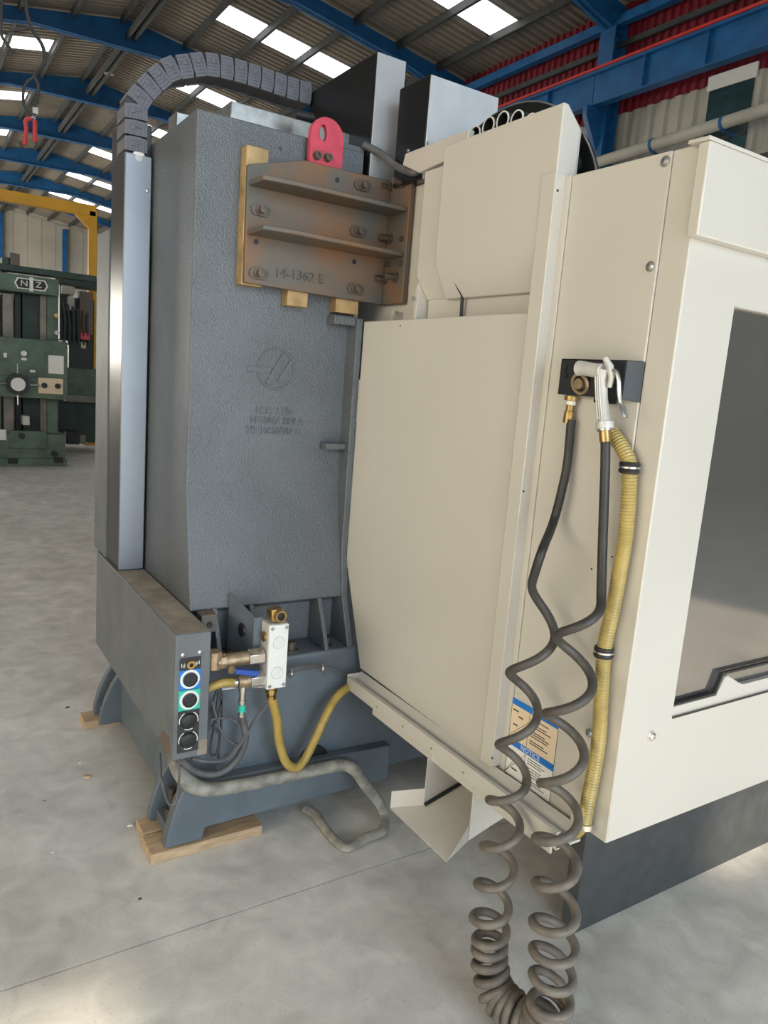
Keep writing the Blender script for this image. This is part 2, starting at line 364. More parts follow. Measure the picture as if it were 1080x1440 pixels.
def wwin(n, pa, pb):
    A, B = PX(XR-.02, *pa), PX(XR-.02, *pb)
    y0, y1, z0, z1 = min(A.y,B.y), max(A.y,B.y), min(A.z,B.z), max(A.z,B.z)
    wn = bx('window_%d' % n, M_glassd, (XR-.03, y0, z0), (XR-.01, y1, z1), None, 0); tag(wn, kind='structure')
    bx('window_rail', M_purl, (XR-.06, y0-.05, z0-.05), (XR-.01, y1+.05, z0+.03), wn, 0)
    bx('window_rail', M_white, (XR-.05, y0-.05, z1-.28), (XR-.01, y1+.05, z1), wn, 0)
    bx('window_rail', M_purl, (XR-.06, y0, (z0+z1)/2-.5), (XR-.01, y1, (z0+z1)/2-.44), wn, 0)
wwin(1, (1001,108), (1046,212))
# grey service pipe with blue straps along the right wall
pa, pb = PX(13.38, 838, 229), PX(13.38, 1080, 153)
pt = thing('service_pipe', (13.38, (pa.y+pb.y)/2, (pa.z+pb.z)/2-.1), 'thick grey service pipe running along the pale corrugated wall', 'pipe')
d = (pa-pb); MB().cyl(pb-d*.6, pa+d*2.2, .115, n=14).build('pipe_run', M_wallg, pt)
for t in (-.3, .22, .62, 1.2):
    c = pb+d*t; MB().annulus(c-d.normalized()*.03, d, .113, .128, .06, 20).build('pipe_strap', M_beam, pt)
    MB().box((13.38, c.y-.02, c.z-.16), (13.85, c.y+.02, c.z-.12)).build('strap_arm', M_beam, pt)
# far end wall, left wall, gate wall behind the camera
wb = bx('wall_back', M_wallw, (XL, YB, 0), (XR, YB+.2, RZ+.2), None, 0); tag(wb, kind='structure')
for x in (-2.5, 1.6, 5.9, 10):
    bx('wall_post', M_beam, (x-.15, YB-.3, 0), (x+.15, YB-.05, zr(x)-.5), wb, 0)
x = XL
for i in range(24):
    bx('end_wall_sheet', M_wallw, (XL+i*.918+.01, YB-.05, 0), (XL+(i+1)*.918-.01, YB-.01, zr(XL+i*.918)-.3), wb, 0)
bx('girt', M_wallg, (XL, YB-.12, 6.2), (XR, YB-.05, 6.35), wb, 0)
wl = thing('wall_left', (XL, 10, 0), kind='structure')
bx('wall_sheet', M_wallw, (XL-.2, YF, 0), (XL, YB, 1.5), wl, 0); bx('wall_sheet', M_wallw, (XL-.2, YF, 4.5), (XL, YB, zr(XL)), wl, 0)
bx('wall_sheet', M_wallw, (XL-.2, YF, 1.5), (XL, -4, 4.5), wl, 0); bx('wall_sheet', M_wallw, (XL-.2, 4, 1.5), (XL, 27, 4.5), wl, 0); bx('wall_sheet', M_wallw, (XL-.2, 57, 1.5), (XL, YB, 4.5), wl, 0)
wf = thing('wall_front', (0, YF, 0), kind='structure')
GX0, GX1, GZ = -5.9, 3.5, 5.3
bx('wall_sheet', M_wallw, (XL-.2, YF-.2, 0), (GX0, YF, 9), wf, 0); bx('wall_sheet', M_wallw, (GX1, YF-.2, 0), (XR+.2, YF, 11), wf, 0)
bx('wall_sheet', M_wallw, (GX0, YF-.2, GZ), (GX1, YF, 5.62), wf, 0)
# unseen openings added above the gate to cast two sun patches on the floor
bx('wall_sheet', M_wallw, (GX0, YF-.2, 5.62), (-2.95, YF, 6.05), wf, 0); bx('wall_sheet', M_wallw, (-2.45, YF-.2, 5.62), (-.62, YF, 6.05), wf, 0)
bx('wall_sheet', M_wallw, (.6, YF-.2, 5.62), (GX1, YF, 6.05), wf, 0); bx('wall_sheet', M_wallw, (GX0, YF-.2, 6.05), (GX1, YF, RZ), wf, 0)
# ------------------------------------------------------------------ the machining centre: bed, column
MC = thing('machining_center', (1.35, 2.1, 0), 'large machining centre with dark grey casting column and off-white sheet-metal enclosure', 'machine')
YC = 2.28                                  # plane of the column face that carries the cast logo
CX0, CX1, CZ = .737, 1.300, 2.235
prof = [(YC, CZ), (YC, 1.14), (2.20, .745), (2.262, .72), (2.262, .58), (3.0, .58), (3.0, CZ)]
colm = MB().prism([V((CX0, y, z)) for y, z in prof], (CX1-CX0, 0, 0)).build('column', M_cast, MC, bevel=.005, seg=2, smooth=False)
# flange along the right edge of the column and its cross tabs
fp = [(2.216, 1.70), (2.216, .90), (2.19, .74), (2.13, .58), (2.262, .58), (2.262, .74), (YC+.02, 1.1), (YC+.02, 1.70)]
MB().prism([V((1.279, y, z)) for y, z in fp], (.023, 0, 0)).build('edge_flange', M_cast, colm, bevel=.003)
a = PY(2.25, 456, 625); bx('cross_tab', M_cast, (a.x, 2.235, a.z-.016), (1.279, YC, a.z+.006), colm, .003)
a = PY(2.25, 466, 447); bx('cross_tab', M_cast, (a.x, 2.225, a.z-.02), (1.279, YC, a.z+.01), colm, .003)
for gx in (PY(2.19, 448, 860).x, PY(2.19, 352, 870).x, PY(2.19, 300, 880).x):
    MB().prism([V((gx, 2.20, .745)), V((gx, 2.125, .58)), V((gx, 2.262, .58)), V((gx, 2.262, .745))], (.016, 0, 0)).build('gusset', M_cast, colm, bevel=.003)
fb = MB(); fb.cyl((0,0,0), (0,0,.006), .026, n=20); fb.cyl((0,0,.006), (0,0,.034), .017, n=16); fb.cyl((0,0,.030), (0,0,.0345), .009, n=6)
b0 = None
for q in ((423, 918), (472, 911), (336, 928), (303, 940)):
    c = PZ(.60, *q); c.z = .58; c.y = min(max(c.y, 2.17), 2.2)
    if b0 is None: b0 = proto(fb, 'flange_bolt', M_rustd, colm, c)
    else: inst(b0, 'flange_bolt', colm, c)
a = PY(2.17, 290, 874); bx('jack_pad', M_rust, (a.x-.022, 2.15, a.z-.03), (a.x+.026, 2.2, a.z+.028), colm, .002)
MB().cyl((a.x+.004, 2.15, a.z-.004), (a.x+.004, 2.144, a.z-.004), .009).build('pad_hole', M_black, colm)
# cast emblem and lettering
c = PY(YC, 388, 519)
rr = (PY(YC, 415, 519)-PY(YC, 361, 519)).length/2
em = MB().annulus(c+V((0,-.004,0)), (0,1,0), rr*.90, rr, .006, 40).build('cast_emblem', M_cast, MC, bevel=.0012)
nb_ = [0]
def bar(p, q, wd):
    nb_[0] += 1
    yb_ = YC-.0038-.0004*nb_[0]; p, q = V((c.x+p[0]*rr, yb_, c.z+p[1]*rr)), V((c.x+q[0]*rr, yb_, c.z+q[1]*rr)); t = (q-p).normalized(); n = V((-t.z, 0, t.x))*wd*rr
    MB().prism([p-n, q-n, q+n, p+n], (0, .006+.0004*nb_[0], 0)).build('emblem_bar', M_cast, em, bevel=.001)
bar((-1.45,-.07), (-.30,-.07), .13); bar((-.42,-.72), (.36,.68), .12); bar((.18,-.62), (.80,.42), .12)
for s_, q, sz in (('ECC  LTD', (385, 578), .036), ('14-5000A REV A', (389, 592), .034), ('HT 10650/002 C', (385, 606), .034)):
    text('cast_lettering', s_, sz, M_cast, colm, PY(YC-.001, *q), FACE_Y, .003, .82)
# machined ways on top of the column
a, b = PY(2.42, 325, 150), PY(2.42, 440, 175)
bx('way_block', M_steel, (a.x, 2.42, CZ), (b.x+.15, 2.9, PY(2.42, 325, 141).z), colm, .003)
a = PY(2.85, 248, 165); bx('way_block', M_steel, (a.x, 2.85, CZ), (a.x+.12, 2.95, a.z+.02), colm, .003)
MB().cyl(PY(YC+.001, 394, 209), PY(YC-.002, 394, 209), .006).build('tapped_hole', M_black, colm)
# bed
bp = [(2.125, .58), (2.125, .50), (2.105, .47), (2.100, .20), (2.10, .10), (3.10, .10), (3.10, .58)]
bed = MB().prism([V((.725, y, z)) for y, z in bp], (1.2, 0, 0)).build('bed', M_bed, MC, bevel=.01, seg=3)
q = [(232,1197),(284.5,1184),(288,1173),(330,1161),(545,1098)]
pts = [PY(2.06, *k) for k in q]; pts[0].z = pts[1].z = .036
for k in pts: k.z = max(k.z, .036)
pts[2].z = pts[3].z = pts[4].z = .075
lft = [PY(2.06, *k) for k in ((256,1117),(250,1130),(243,1151),(236,1176))]
loop = pts + [V((pts[-1].x, 2.06, .21)), V((lft[0].x+.02, 2.06, .235))] + lft
MB().prism(loop, (0, .045, 0)).build('front_foot', M_bed, bed, bevel=.004)
def foot(y, x0=.632):
    cur = [(.735,.036),(.735,.30),(x0+.075,.25),(x0+.045,.20),(x0+.02,.14),(x0+.004,.08),(x0,.036)]
    f = MB().prism([V((x, y, z)) for x, z in cur], (0, .03, 0)).build('foot_gusset', M_bed, bed, bevel=.003); return f
foot(2.225); foot(2.96); foot(3.07)
bx('foot_pad', M_bed, (.655, 2.10, .036), (.735, 2.225, .075), bed, .003); bx('foot_pad', M_bed, (.655, 2.99, .036), (.735, 3.07, .075), bed, .003)
lb = MB(); lb.cyl((0,0,0), (0,0,.03), .022, n=6); lb.cyl((0,0,.03), (0,0,.10), .012, n=12)
l0 = proto(lb, 'levelling_bolt', M_rustd, bed, (.688, 2.165, .075)); inst(l0, 'levelling_bolt', bed, (.688, 3.03, .075))
bx('bed_side', M_bed, (.715, 2.26, .05), (.73, 2.96, .40), bed, .004)
a = PY(2.10, 437, 1100); MB().cyl((a.x, 2.10, .20), (a.x, 2.085, .20), .055, n=24).build('drain_port', M_black, bed)
# wooden blocks
a = MB().box((.592, 2.052, 0), (.955, 2.16, .034)).build('wooden_block', M_wood, None, .002, label='pale wooden plank under the front foot of the dark machine bed', cat='wood block', group='wooden packing under the bed')
a = MB().box((.60, 2.17, 0), (.70, 2.26, .034)).build('wooden_block', M_wood, None, .002, label='short wooden offcut behind the plank under the front bed foot', cat='wood block', group='wooden packing under the bed')
a = MB().box((.585, 3.02, 0), (.73, 3.12, .034)).build('wooden_block', M_wood, None, .002, label='small wooden block under the rear foot of the machine bed', cat='wood block', group='wooden packing under the bed')
# ------------------------------------------------------------------ bracket bolted to the column
YBK = 2.215
top = [(349,230.5),(428,225),(550,254.5),(552,300),(540,428),(343.6,397)]
pl = [PY(YBK, *k) for k in top]; XF = pl[2].x
pl[3] = V((XF, YBK, pl[2].z-.1)); pl[4] = V((XF, YBK, PY(YBK, 531, 428).z)); pl.pop(3)
brk = MB().prism(pl, (0, .018, 0)).build('mounting_bracket', M_rust, MC, bevel=.003)
tag(brk, 'rust-brown cast mounting bracket')
YFR = PX(XF+.012, 583, 250).y
zt, zb = pl[2].z, pl[3].z
MB().prism([V((XF, YBK+.018, zt)), V((XF, YFR, PX(XF, 581, 246).z)), V((XF, YFR, zb)), V((XF, YBK+.018, zb))], (.018, 0, 0)).build('bracket_flange', M_rust, brk, bevel=.003)
for qs in ([(349,255),(421,255),(577,290)], [(348,320),(420,323.6),(571,354)]):
    z = PX(XF, *qs[2]).z
    l, mid = PZ(z, *qs[0]), PZ(z, *qs[1])
    x0 = pl[0].x+.004; ylm = min(mid.y, YBK-.03)
    MB().prism([V((x0, YBK, z)), V((x0, ylm+.01, z)), V((mid.x, ylm, z)), V((XF, YFR+.01, z)), V((XF, YBK, z))], (0, 0, -.014)).build('bracket_shelf', M_rust, brk, bevel=.003)
def bolt_mesh():
    m = MB(); m.cyl((0,0,0), (0,-.004,0), .017, n=18); m.cyl((0,-.004,0), (0,-.020,0), .0105, n=14); m.cyl((0,-.0195,0), (0,-.0205,0), .0055, n=6); return m
def wsh():
    m = MB(); pts = []
    for k in range(9): a_ = math.pi/2+math.pi*k/8; pts.append(V((-.014+.017*math.cos(a_), 0, .017*math.sin(a_))))
    for k in range(9): a_ = -math.pi/2+math.pi*k/8; pts.append(V((.016+.017*math.cos(a_), 0, .017*math.sin(a_))))
    m.prism(pts, (0, -.006, 0)); return m
bb = ww = None
for q in ((366,296),(363,385),(509,261),(503,326),(499,407)):
    p = PY(YBK, *q)
    if bb is None: ww = proto(wsh(), 'slot_washer', M_rustd, brk, p); bb = proto(bolt_mesh(), 'bracket_bolt', M_rustd, brk, p-V((0,.006,0)))
    else: inst(ww, 'slot_washer', brk, p); inst(bb, 'bracket_bolt', brk, p-V((0,.006,0)))
for q in ((548,264),(567,257),(549,336),(541,393),(557,390)):
    p = PX(XF, *q); p.y = max(p.y, YFR+.025); inst(bb, 'flange_bolt', brk, V((XF, p.y, p.z)), (0, 0, rad(-90)), (1, 1.9, 1))
for q in ((564,371),(548,372),(566,336)):
    p = PX(XF, *q); MB().cyl((XF, max(p.y,YFR+.02), p.z), (XF-.012, max(p.y,YFR+.02), p.z), .008, n=10).build('stud', M_rustd, brk)
for q in ((360,340),(498,368),(474,253)):
    p = PY(YBK, *q); MB().cyl(p, p-V((0,.0015,0)), .008, n=12).build('tapped_hole', M_black, brk)
text('cast_number', '14-1362 E', .042, M_rustd, brk, PY(YBK-.001, 421, 388), FACE_Y, .003, 1.0)
# tan spacer bars between bracket and column
def spacer(qa, qb):
    A, B = PY(YBK+.02, *qa), PY(YBK+.02, *qb)
    bx('spacer_bar', M_brassbar, (min(A.x,B.x), YBK+.018, min(A.z,B.z)), (max(A.x,B.x), YC, max(A.z,B.z)), brk, .002)
spacer((348,205),(377,212)); A = PY(YBK+.02, 347, 203); B = PY(YBK+.02, 369, 404)
bx('spacer_bar', M_brassbar, (A.x, YBK+.018, B.z), (B.x, YC, A.z), brk, .002)
spacer((406,380),(432,433)); spacer((475,385),(503,443))
# red lifting eye
YE = 2.258
L_, R_, T_ = PY(YE, 431, 225), PY(YE, 477, 232), PY(YE, 453, 166)
cxe = (L_.x+R_.x)/2; re = (R_.x-L_.x)/2; cze = T_.z-re
out = [V((cxe-re, YE-.02, L_.z-.07)), V((cxe+re, YE-.02, L_.z-.07))]+[V((cxe+re*math.cos(math.pi*k/14), YE-.02, cze+re*math.sin(math.pi*k/14))) for k in range(15)]
hc = PY(YE-.02, 455, 187); hw, hh = .013, .024
e = MB(); n = 16
def eye_plate():
    m = MB(); ho = []; N_ = 32
    def outer(a_):
        dx, dz = math.cos(a_), math.sin(a_)
        if dz >= 0: return V((cxe+re*dx, 0, cze+re*dz))
        zl = L_.z-.07; t = min(re/abs(dx) if abs(dx) > 1e-6 else 9, (cze-zl)/abs(dz)); return V((cxe+dx*t, 0, cze+dz*t))
    for k in range(N_):
        a_ = 2*math.pi*(k+.5)/N_
        o_ = outer(a_); h_ = V((hc.x+hw*math.cos(a_), 0, hc.z+hh*math.sin(a_)))
        ho.append([m.bm.verts.new(V((p.x, y, p.z))) for y in (YE-.022, YE) for p in (o_, h_)])
    for k in range(N_):
        A_, B_ = ho[k], ho[(k+1)%N_]
        m.face([A_[0],B_[0],B_[1],A_[1]]); m.face([A_[2],A_[3],B_[3],B_[2]]); m.face([A_[0],A_[2],B_[2],B_[0]]); m.face([A_[1],B_[1],B_[3],A_[3]])
    return m
eye = eye_plate().build('lifting_eye', M_red, MC, bevel=.002); tag(eye, 'pinkish-red steel lifting eye with an oval hole')
for q in ((445,219),(460,222)):
    p = PY(YE-.022, *q); MB().lathe(p, (0,-1,0), [(0,.014),(.004,.014),(.0042,.012),(.018,.012),(.0181,.006),(.013,.005)], 14).build('eye_bolt', M_rustd, eye)
# ------------------------------------------------------------------ enclosure
XP, XG, YFR_E = 1.30, 1.32, .995            # rear side panel, gun-side panel, front plane
ZT = PY(YFR_E, 989, 200).z; ZB = PY(YFR_E, 854, 1186).z
XE, YE2 = 2.75, 2.09
enc = thing('enclosure_dummy', (0,0,0)); bpy.data.objects.remove(enc)
sp = MB().prism([PX(XP, *q) for q in ((512,452),(748,439.5),(676,1066),(520,950),(506,940),(505,930),(487,787))], (.02, 0, 0)).build('side_panel', M_enc, MC, bevel=.003)
MB().cyl(PX(XP, 563, 458), PX(XP, 563, 458)-V((.0006,0,0)), .003, n=8).build('paint_chip', M_ink, sp)
y_s = PX(XG, 798, 250).y
# gun-side panels with open joints between them
ya, yb = PX(XG, 947.6, 211).y, PX(XG, 806, 250).y
gp = bx('gun_side_panel', M_enc, (XG-.0035, ya+.0006, ZB), (XG+.02, yb-.0006, ZT), MC, .0025)
bx('filler_strip', M_enc, (XG-.006, yb+.0004, ZB), (XG+.02, y_s+.03, ZT), MC, .0015)
cw = bx('corner_panel', M_enc, (XG, YFR_E+.0015, ZB), (XG+.02, ya-.0006, ZT), MC, .002)
bx('joint_backing', M_enc, (XG+.024, YFR_E+.03, ZB+.02), (XG+.03, y_s+.02, ZT-.02), MC, 0)
sc = MB(); sc.lathe((0,0,0), (-1,0,0), [(0,.011),(.002,.011),(.0022,.008),(.006,.0065),(.0065,.003),(.003,.002)], 16)
s0 = None
for q in ((936,227),(915,375),(829,1031)):
    p = PX(XG-.0035, *q)
    if s0 is None: s0 = proto(sc, 'panel_screw', M_steel, gp, p)
    else: inst(s0, 'panel_screw', gp, p)
for q in ((832,800),(861,783)):
    p = PX(XG-.0035, *q); MB().cyl(p, p-V((.0006,0,0)), .0025, n=8).build('paint_chip', M_ink, gp)
# vertical corner strip
xs = PY(y_s, 781.5, 249).x; ysl = PX(xs, 761.6, 252).y; zs = PX(XG, 701, 1072).z
st = bx('corner_strip', M_enc, (xs, y_s, zs), (XG+.012, ysl, ZT+.005), MC, .002)
for q in ((784,268),(736,691),(692,1066)):
    p = PY(y_s, *q); MB().cyl(p, p-V((0,.001,0)), .003, n=10).build('strip_hole', M_black, st)
# carousel hood (front part)
zf = PX(xs+.005, 609, 371).z; XH = xs+.004
yl = PX(XH, 618, 290).y; XH2 = XH+.062
zbot = PX(XH2, 641, 421).z
ztop = PY(y_s, 793, 142).z; zc = PY(y_s, 820, 181).z
hs = [(XH, ztop), (XH, zf), (XH2-.012, zbot), (XH2, zbot), (XH2, zc), (XH+.015, ztop)]
hood = MB().prism([V((x, y_s+.003, z)) for x, z in hs], (0, yl-y_s-.003, 0)).build('carousel_hood', M_enc, MC, bevel=.003)
# rear part of the hood, slightly set back
XR_ = XH+.022; p1 = PX(XR_, 592, 243); ztr = p1.z; p2 = PX(XR_, 583, 388); yr = p2.y
zf2 = PX(XR_, 583, 388).z; zb2 = PX(XR_+.05, 601, 424).z
hr = [(XR_, ztr), (XR_, zf2), (XR_+.045, zb2), (XR_+.07, zb2), (XR_+.07, ztr)]
MB().prism([V((x, yl-.01, z)) for x, z in hr], (0, yr-yl, 0)).build('hood_rear', M_enc, hood, bevel=.003)
gpts = [PX(XH-.001, *q) for q in ((626,402),(639,419),(637,440))]
gpts = [V((XH2-.03, gpts[0].y, zf-.05)), V((XH2-.013, gpts[1].y+.03, zbot+.008)), V((XH2-.006, gpts[1].y+.035, zbot-.06))]
MB().tube(gpts, .005, 6).build('hood_seal', M_black, hood)
bx('rear_backing', M_enc, (XH2+.045, 1.90, 1.5), (XH2+.055, 2.42, 2.12), MC, .002)
# recessed wall under the hood and the sheet behind everything
bx('upper_wall', M_enc, (XH2+.005, y_s+.02, 1.55), (XH2+.02, yr-.02, 2.12), MC, .002)
a, b = PX(XH2, 601, 400), PX(XH2, 583, 446)
pb_ = MB().prism([V((XH2-.03, yr-.013, zb2+.05)), V((XH2+.01, yr-.013, zb2-.01)), V((XH2+.01, yr-.013, 1.66)), V((XH2-.035, yr-.013, 1.66))], (0, .014, 0)).build('support_plate', M_enc, MC, bevel=.001)
p = PY(yr-.013, 581, 420); MB().cyl(p, p-V((0,.004,0)), .007).build('plate_screw', M_steel, pb_)
A, B = PY(2.12, 552, 437), PY(2.12, 586, 450); pb2 = bx('small_bracket', M_enc, (A.x, 2.12, 1.66), (B.x+.02, 2.126, A.z), MC, .001)
p = PY(2.12, 558, 440); MB().cyl(p, p-V((0,.004,0)), .006).build('plate_screw', M_steel, pb2)
# carousel disc with tool pockets
XD = XH2+.055
P3 = [PX(XD, *q) for q in ((657,196),(728,145.5),(839,241))]
def circ(a, b, c):
    ax, ay, bx_, by, cx, cy = a.y, a.z, b.y, b.z, c.y, c.z
    d = 2*(ax*(by-cy)+bx_*(cy-ay)+cx*(ay-by))
    ux = ((ax*ax+ay*ay)*(by-cy)+(bx_*bx_+by*by)*(cy-ay)+(cx*cx+cy*cy)*(ay-by))/d
    uy = ((ax*ax+ay*ay)*(cx-bx_)+(bx_*bx_+by*by)*(ax-cx)+(cx*cx+cy*cy)*(bx_-ax))/d
    return V((XD, ux, uy)), math.hypot(ax-ux, ay-uy)
cc, cr_ = circ(*P3)
disc = MB().annulus(cc, (1,0,0), .05, cr_, .012, 64).build('tool_carousel', M_gloss, MC)
MB().torus(cc, (1,0,0), cr_, .0025, 64, 6).build('disc_rim', M_steel, disc)
pp = PX(XD-.03, 713, 172); a0 = math.atan2(pp.z-cc.z, pp.y-cc.y); rp = math.hypot(pp.z-cc.z, pp.y-cc.y)
pm = MB(); pm.annulus((0,0,0), (1,0,0), .019, .0235, .05, 20)
rm = MB(); rm.annulus((-.002,0,0), (1,0,0), .0215, .0245, .004, 20)
k0 = r0_ = None; npk = int(2*math.pi*rp/.058)
for k in range(npk):
    an = a0+2*math.pi*k/npk; c = V((XD-.045, cc.y+rp*math.cos(an), cc.z+rp*math.sin(an)))
    if c.z < (2.13 if c.y > cc.y else 1.95): continue
    if k0 is None: k0 = proto(pm, 'tool_pocket', M_black, disc, c); r0_ = proto(rm, 'pocket_rim', M_white, disc, c)
    else: inst(k0, 'tool_pocket', disc, c); inst(r0_, 'pocket_rim', disc, c)
p_, q_ = PX(XD+.02, 668, 181), PX(XD+.02, 566, 231)
XQ = XR_+.012
MB().prism([PX(XQ, *q) for q in ((566,232),(570,216),(660,181.5),(654,208),(624,227),(589,243))], (.02,0,0)).build('carousel_housing', M_enc, MC, bevel=.002)
arc = [V((XD+.03, cc.y+(cr_+.035)*math.cos(rad(t)), cc.z+(cr_+.035)*math.sin(rad(t)))) for t in range(30, 131, 5)]
MB().prism(arc+[V((XD+.03, cc.y+(cr_+.03)*math.cos(rad(130)), 1.8)), V((XD+.03, arc[0].y, 1.8))][:0] or arc, (.05,0,0)).build('housing_arch', M_enc, MC) if False else None
# rest of the enclosure shell
bx('enclosure_roof', M_enc, (XG+.02, YFR_E+.02, ZT-.02), (XE, 1.36, ZT-.004), MC, .002)
bx('enclosure_back', M_enc, (XG+.1, YE2-.02, .6), (XE, YE2, 1.95), MC, .002)
bx('enclosure_far_side', M_enc, (XE-.02, YFR_E, ZB), (XE, YE2, ZT), MC, .002)
bx('chip_pan', M_enc, (XG+.03, YFR_E+.02, ZB), (XE-.02, YE2, ZB+.02), MC, .002)
bx('machine_table', M_steel, (1.75, 1.35, .85), (2.6, 1.75, .93), MC, .003)
bx('spindle_head', M_enc, (2.05, 1.6, 1.35), (2.35, 2.05, 1.95), MC, .01)
# front with window opening
wl_ = PY(YFR_E, 1035, 432); wbm = PY(YFR_E, 944, 1009)
wx0, wz1, wz0 = (wl_.x+wbm.x)/2, wl_.z, wbm.z; wx1 = 2.45
fr = MB(); T = .028
o_ = [(XG+.0015, ZB), (XE, ZB), (XE, ZT), (XG+.0015, ZT)]; i_ = [(wx0, wz0), (wx1, wz0), (wx1, wz1), (wx0, wz1)]
vv = [[fr.bm.verts.new(V((x, y, z))) for x, z in lp] for y in (YFR_E, YFR_E+T) for lp in (o_, i_)]
for k in range(4):
    j = (k+1) % 4
    fr.face([vv[0][k], vv[0][j], vv[1][j], vv[1][k]]); fr.face([vv[2][k], vv[3][k], vv[3][j], vv[2][j]])
    fr.face([vv[0][k], vv[2][k], vv[2][j], vv[0][j]]); fr.face([vv[1][k], vv[1][j], vv[3][j], vv[3][k]])
front = fr.build('front_panel', M_enc, MC, bevel=.003)
hx = PY(YFR_E-.026, 998, 207); hz = PY(YFR_E-.026, 984, 331).z
hd = bx('front_header', M_enc, (hx.x, YFR_E-.026, hz), (XE, YFR_E, ZT-.004), MC, .003)
bx('header_cap', M_enc, (hx.x-.006, YFR_E-.028, ZT-.004), (XE, YFR_E+.02, ZT+.003), hd, .001)
pn = bx('window_pane', M_pane, (wx0, YFR_E+.020, wz0), (wx1, YFR_E+.026, wz1), front, 0)
# window sill rail with raised handle lug and black seal
s_ = lambda *q: PY(YFR_E+.004, *q)
sill = [s_(944.5,1008), s_(947,994), s_(1008,978), s_(1020,952), s_(1024,950), s_(1041,961), s_(1046,962)]
sill[0].z = wz0; e1 = V((wx1, YFR_E+.004, sill[-1].z)); e0 = V((wx1, YFR_E+.004, wz0)); sill[0].x = sill[1].x = wx0
MB().prism(sill+[e1, e0], (0, .015, 0)).build('window_sill_rail', M_enc, front, bevel=.0015)
g = [s_(947,993), s_(1007,976), s_(1018,948), s_(1080,932)]; g.append(V((wx1, g[-1].y, g[-2].z)))
g[3].z = g[2].z
MB().tube([x+V((0,.006,0)) for x in g], .0055, 6).build('window_seal', M_black, front)
bx('sill_shadow_strip', M_black, (wx0, YFR_E-.0008, wz0-.004), (wx1, YFR_E+.002, wz0), front, 0)  # black strip standing in for the shadow line under the sill
p = PY(YFR_E, 916, 1035); MB().lathe(p, (0,-1,0), [(0,.0135),(.0015,.0135),(.002,.010),(.006,.009),(.008,.006),(.0081,.003),(.006,.0025)], 20).build('front_screw', M_chrome, front)
# skirt under the front, set back
p = PZ(0, 806, 1314)
sk = bx('base_skirt', M_skirt, (p.x, 1.24, 0), (XE-.02, 1.29, ZB+.03), MC, .003)
bx('base_body', M_skirt, (p.x+.45, 1.31, .02), (XE-.06, 2.09, ZB), MC, .003)
# gutter rail along the foot of the side panels
xr0 = PZ(.487, 504.6, 957).x; xr0 = 1.245
ye0, ye1 = PX(XP, 507, 958).y, 1.075
def railx(z, q): return PZ(z, *q).x
rp_ = [(xr0, .505), (xr0, .462), (xr0+.004, .458), (XP+.03, .458), (XP+.03, .464), (xr0+.006, .466), (xr0+.006, .500), (xr0+.016, .503)]
rail = MB().prism([V((x, ye1, z)) for x, z in rp_], (0, ye0-ye1, 0)).build('gutter_rail', M_enc, MC, bevel=.0008)
MB().prism([V((xr0+.006, ye1, .47)), V((XP, ye1, .515)), V((XP, ye1, .508)), V((xr0+.006, ye1, .464))], (0, ye0-ye1-.002, 0)).build('gutter_slope', M_enc, rail)
bx('gutter_end', M_enc, (xr0, ye0-.003, .458), (XP, ye0, .512), rail, .001); bx('gutter_end', M_steel, (xr0+.002, ye1, .462), (XP, ye1+.003, .498), rail, .001)
bx('gutter_flange', M_enc, (xr0+.008, ye1+.02, .435), (xr0+.014, ye0-.16, .460), rail, .001)
for t in (.2, .35, .5, .65):
    y = ye0+(ye1-ye0)*t; MB().cyl((xr0, y, .478), (xr0-.0015, y, .478), .0035, n=8).build('rivet', M_steel, rail)
MB().cyl(PX(XP, 668, 1072), PX(XP, 668, 1072)+V((-.02,0,-.01)), .008, n=10).build('drain_nub', M_brassbar, rail)
# chip chute under the gutter
xl_ = 1.165
A = PX(xl_, 628, 1211); B = PX(xl_, 549, 1136)
zl = (A.z+B.z)/2; A.z = B.z = zl
SL = .286
def onfl(x, y):       # point of the sloping chute floor seen at a pixel
    d = ray(x, y); t = (zl+SL*(CAM.x-xl_)-CAM.z)/(d.z-SL*d.x); return CAM+d*t
AI, BI = onfl(658, 1181), onfl(596, 1132)
fz = lambda x: zl+SL*(x-xl_)
A2 = V((1.62, AI.y, fz(1.62))); B2 = V((1.62, BI.y, fz(1.62)))
ch = MB().prism([A, B, BI, B2, A2, AI], (0, 0, -.003)).build('chip_chute', M_enc, MC)
MB().prism([AI, V((AI.x, AI.y, .465)), V((1.62, AI.y, .465)), A2], (0, -.003, 0)).build('chute_cheek', M_enc, ch)
MB().prism([A, AI, AI+V((0,0,.045))], (-.002, -.002, 0)).build('chute_lip', M_enc, ch)
MB().prism([BI, V((BI.x, BI.y, .465)), V((1.62, BI.y, .465)), B2], (0, .003, 0)).build('chute_cheek', M_enc, ch)
MB().prism([B, BI, BI+V((0,0,.052)), B+V((0,0,.052))], (.001, .003, 0)).build('chute_lip', M_enc, ch)
MB().tube([BI+V((0,-.004,.003)), V((1.55, BI.y-.006, fz(1.55)+.004))], .006, 6).build('chute_seal', M_black, ch)
MB().prism([V((1.45, AI.y, fz(1.45))), V((1.45, BI.y, fz(1.45))), V((1.45, BI.y, .465)), V((1.45, AI.y, .465))], (.003,0,0)).build('chute_shade_plate', M_black, ch)  # black plate stands in for the shade inside the chute
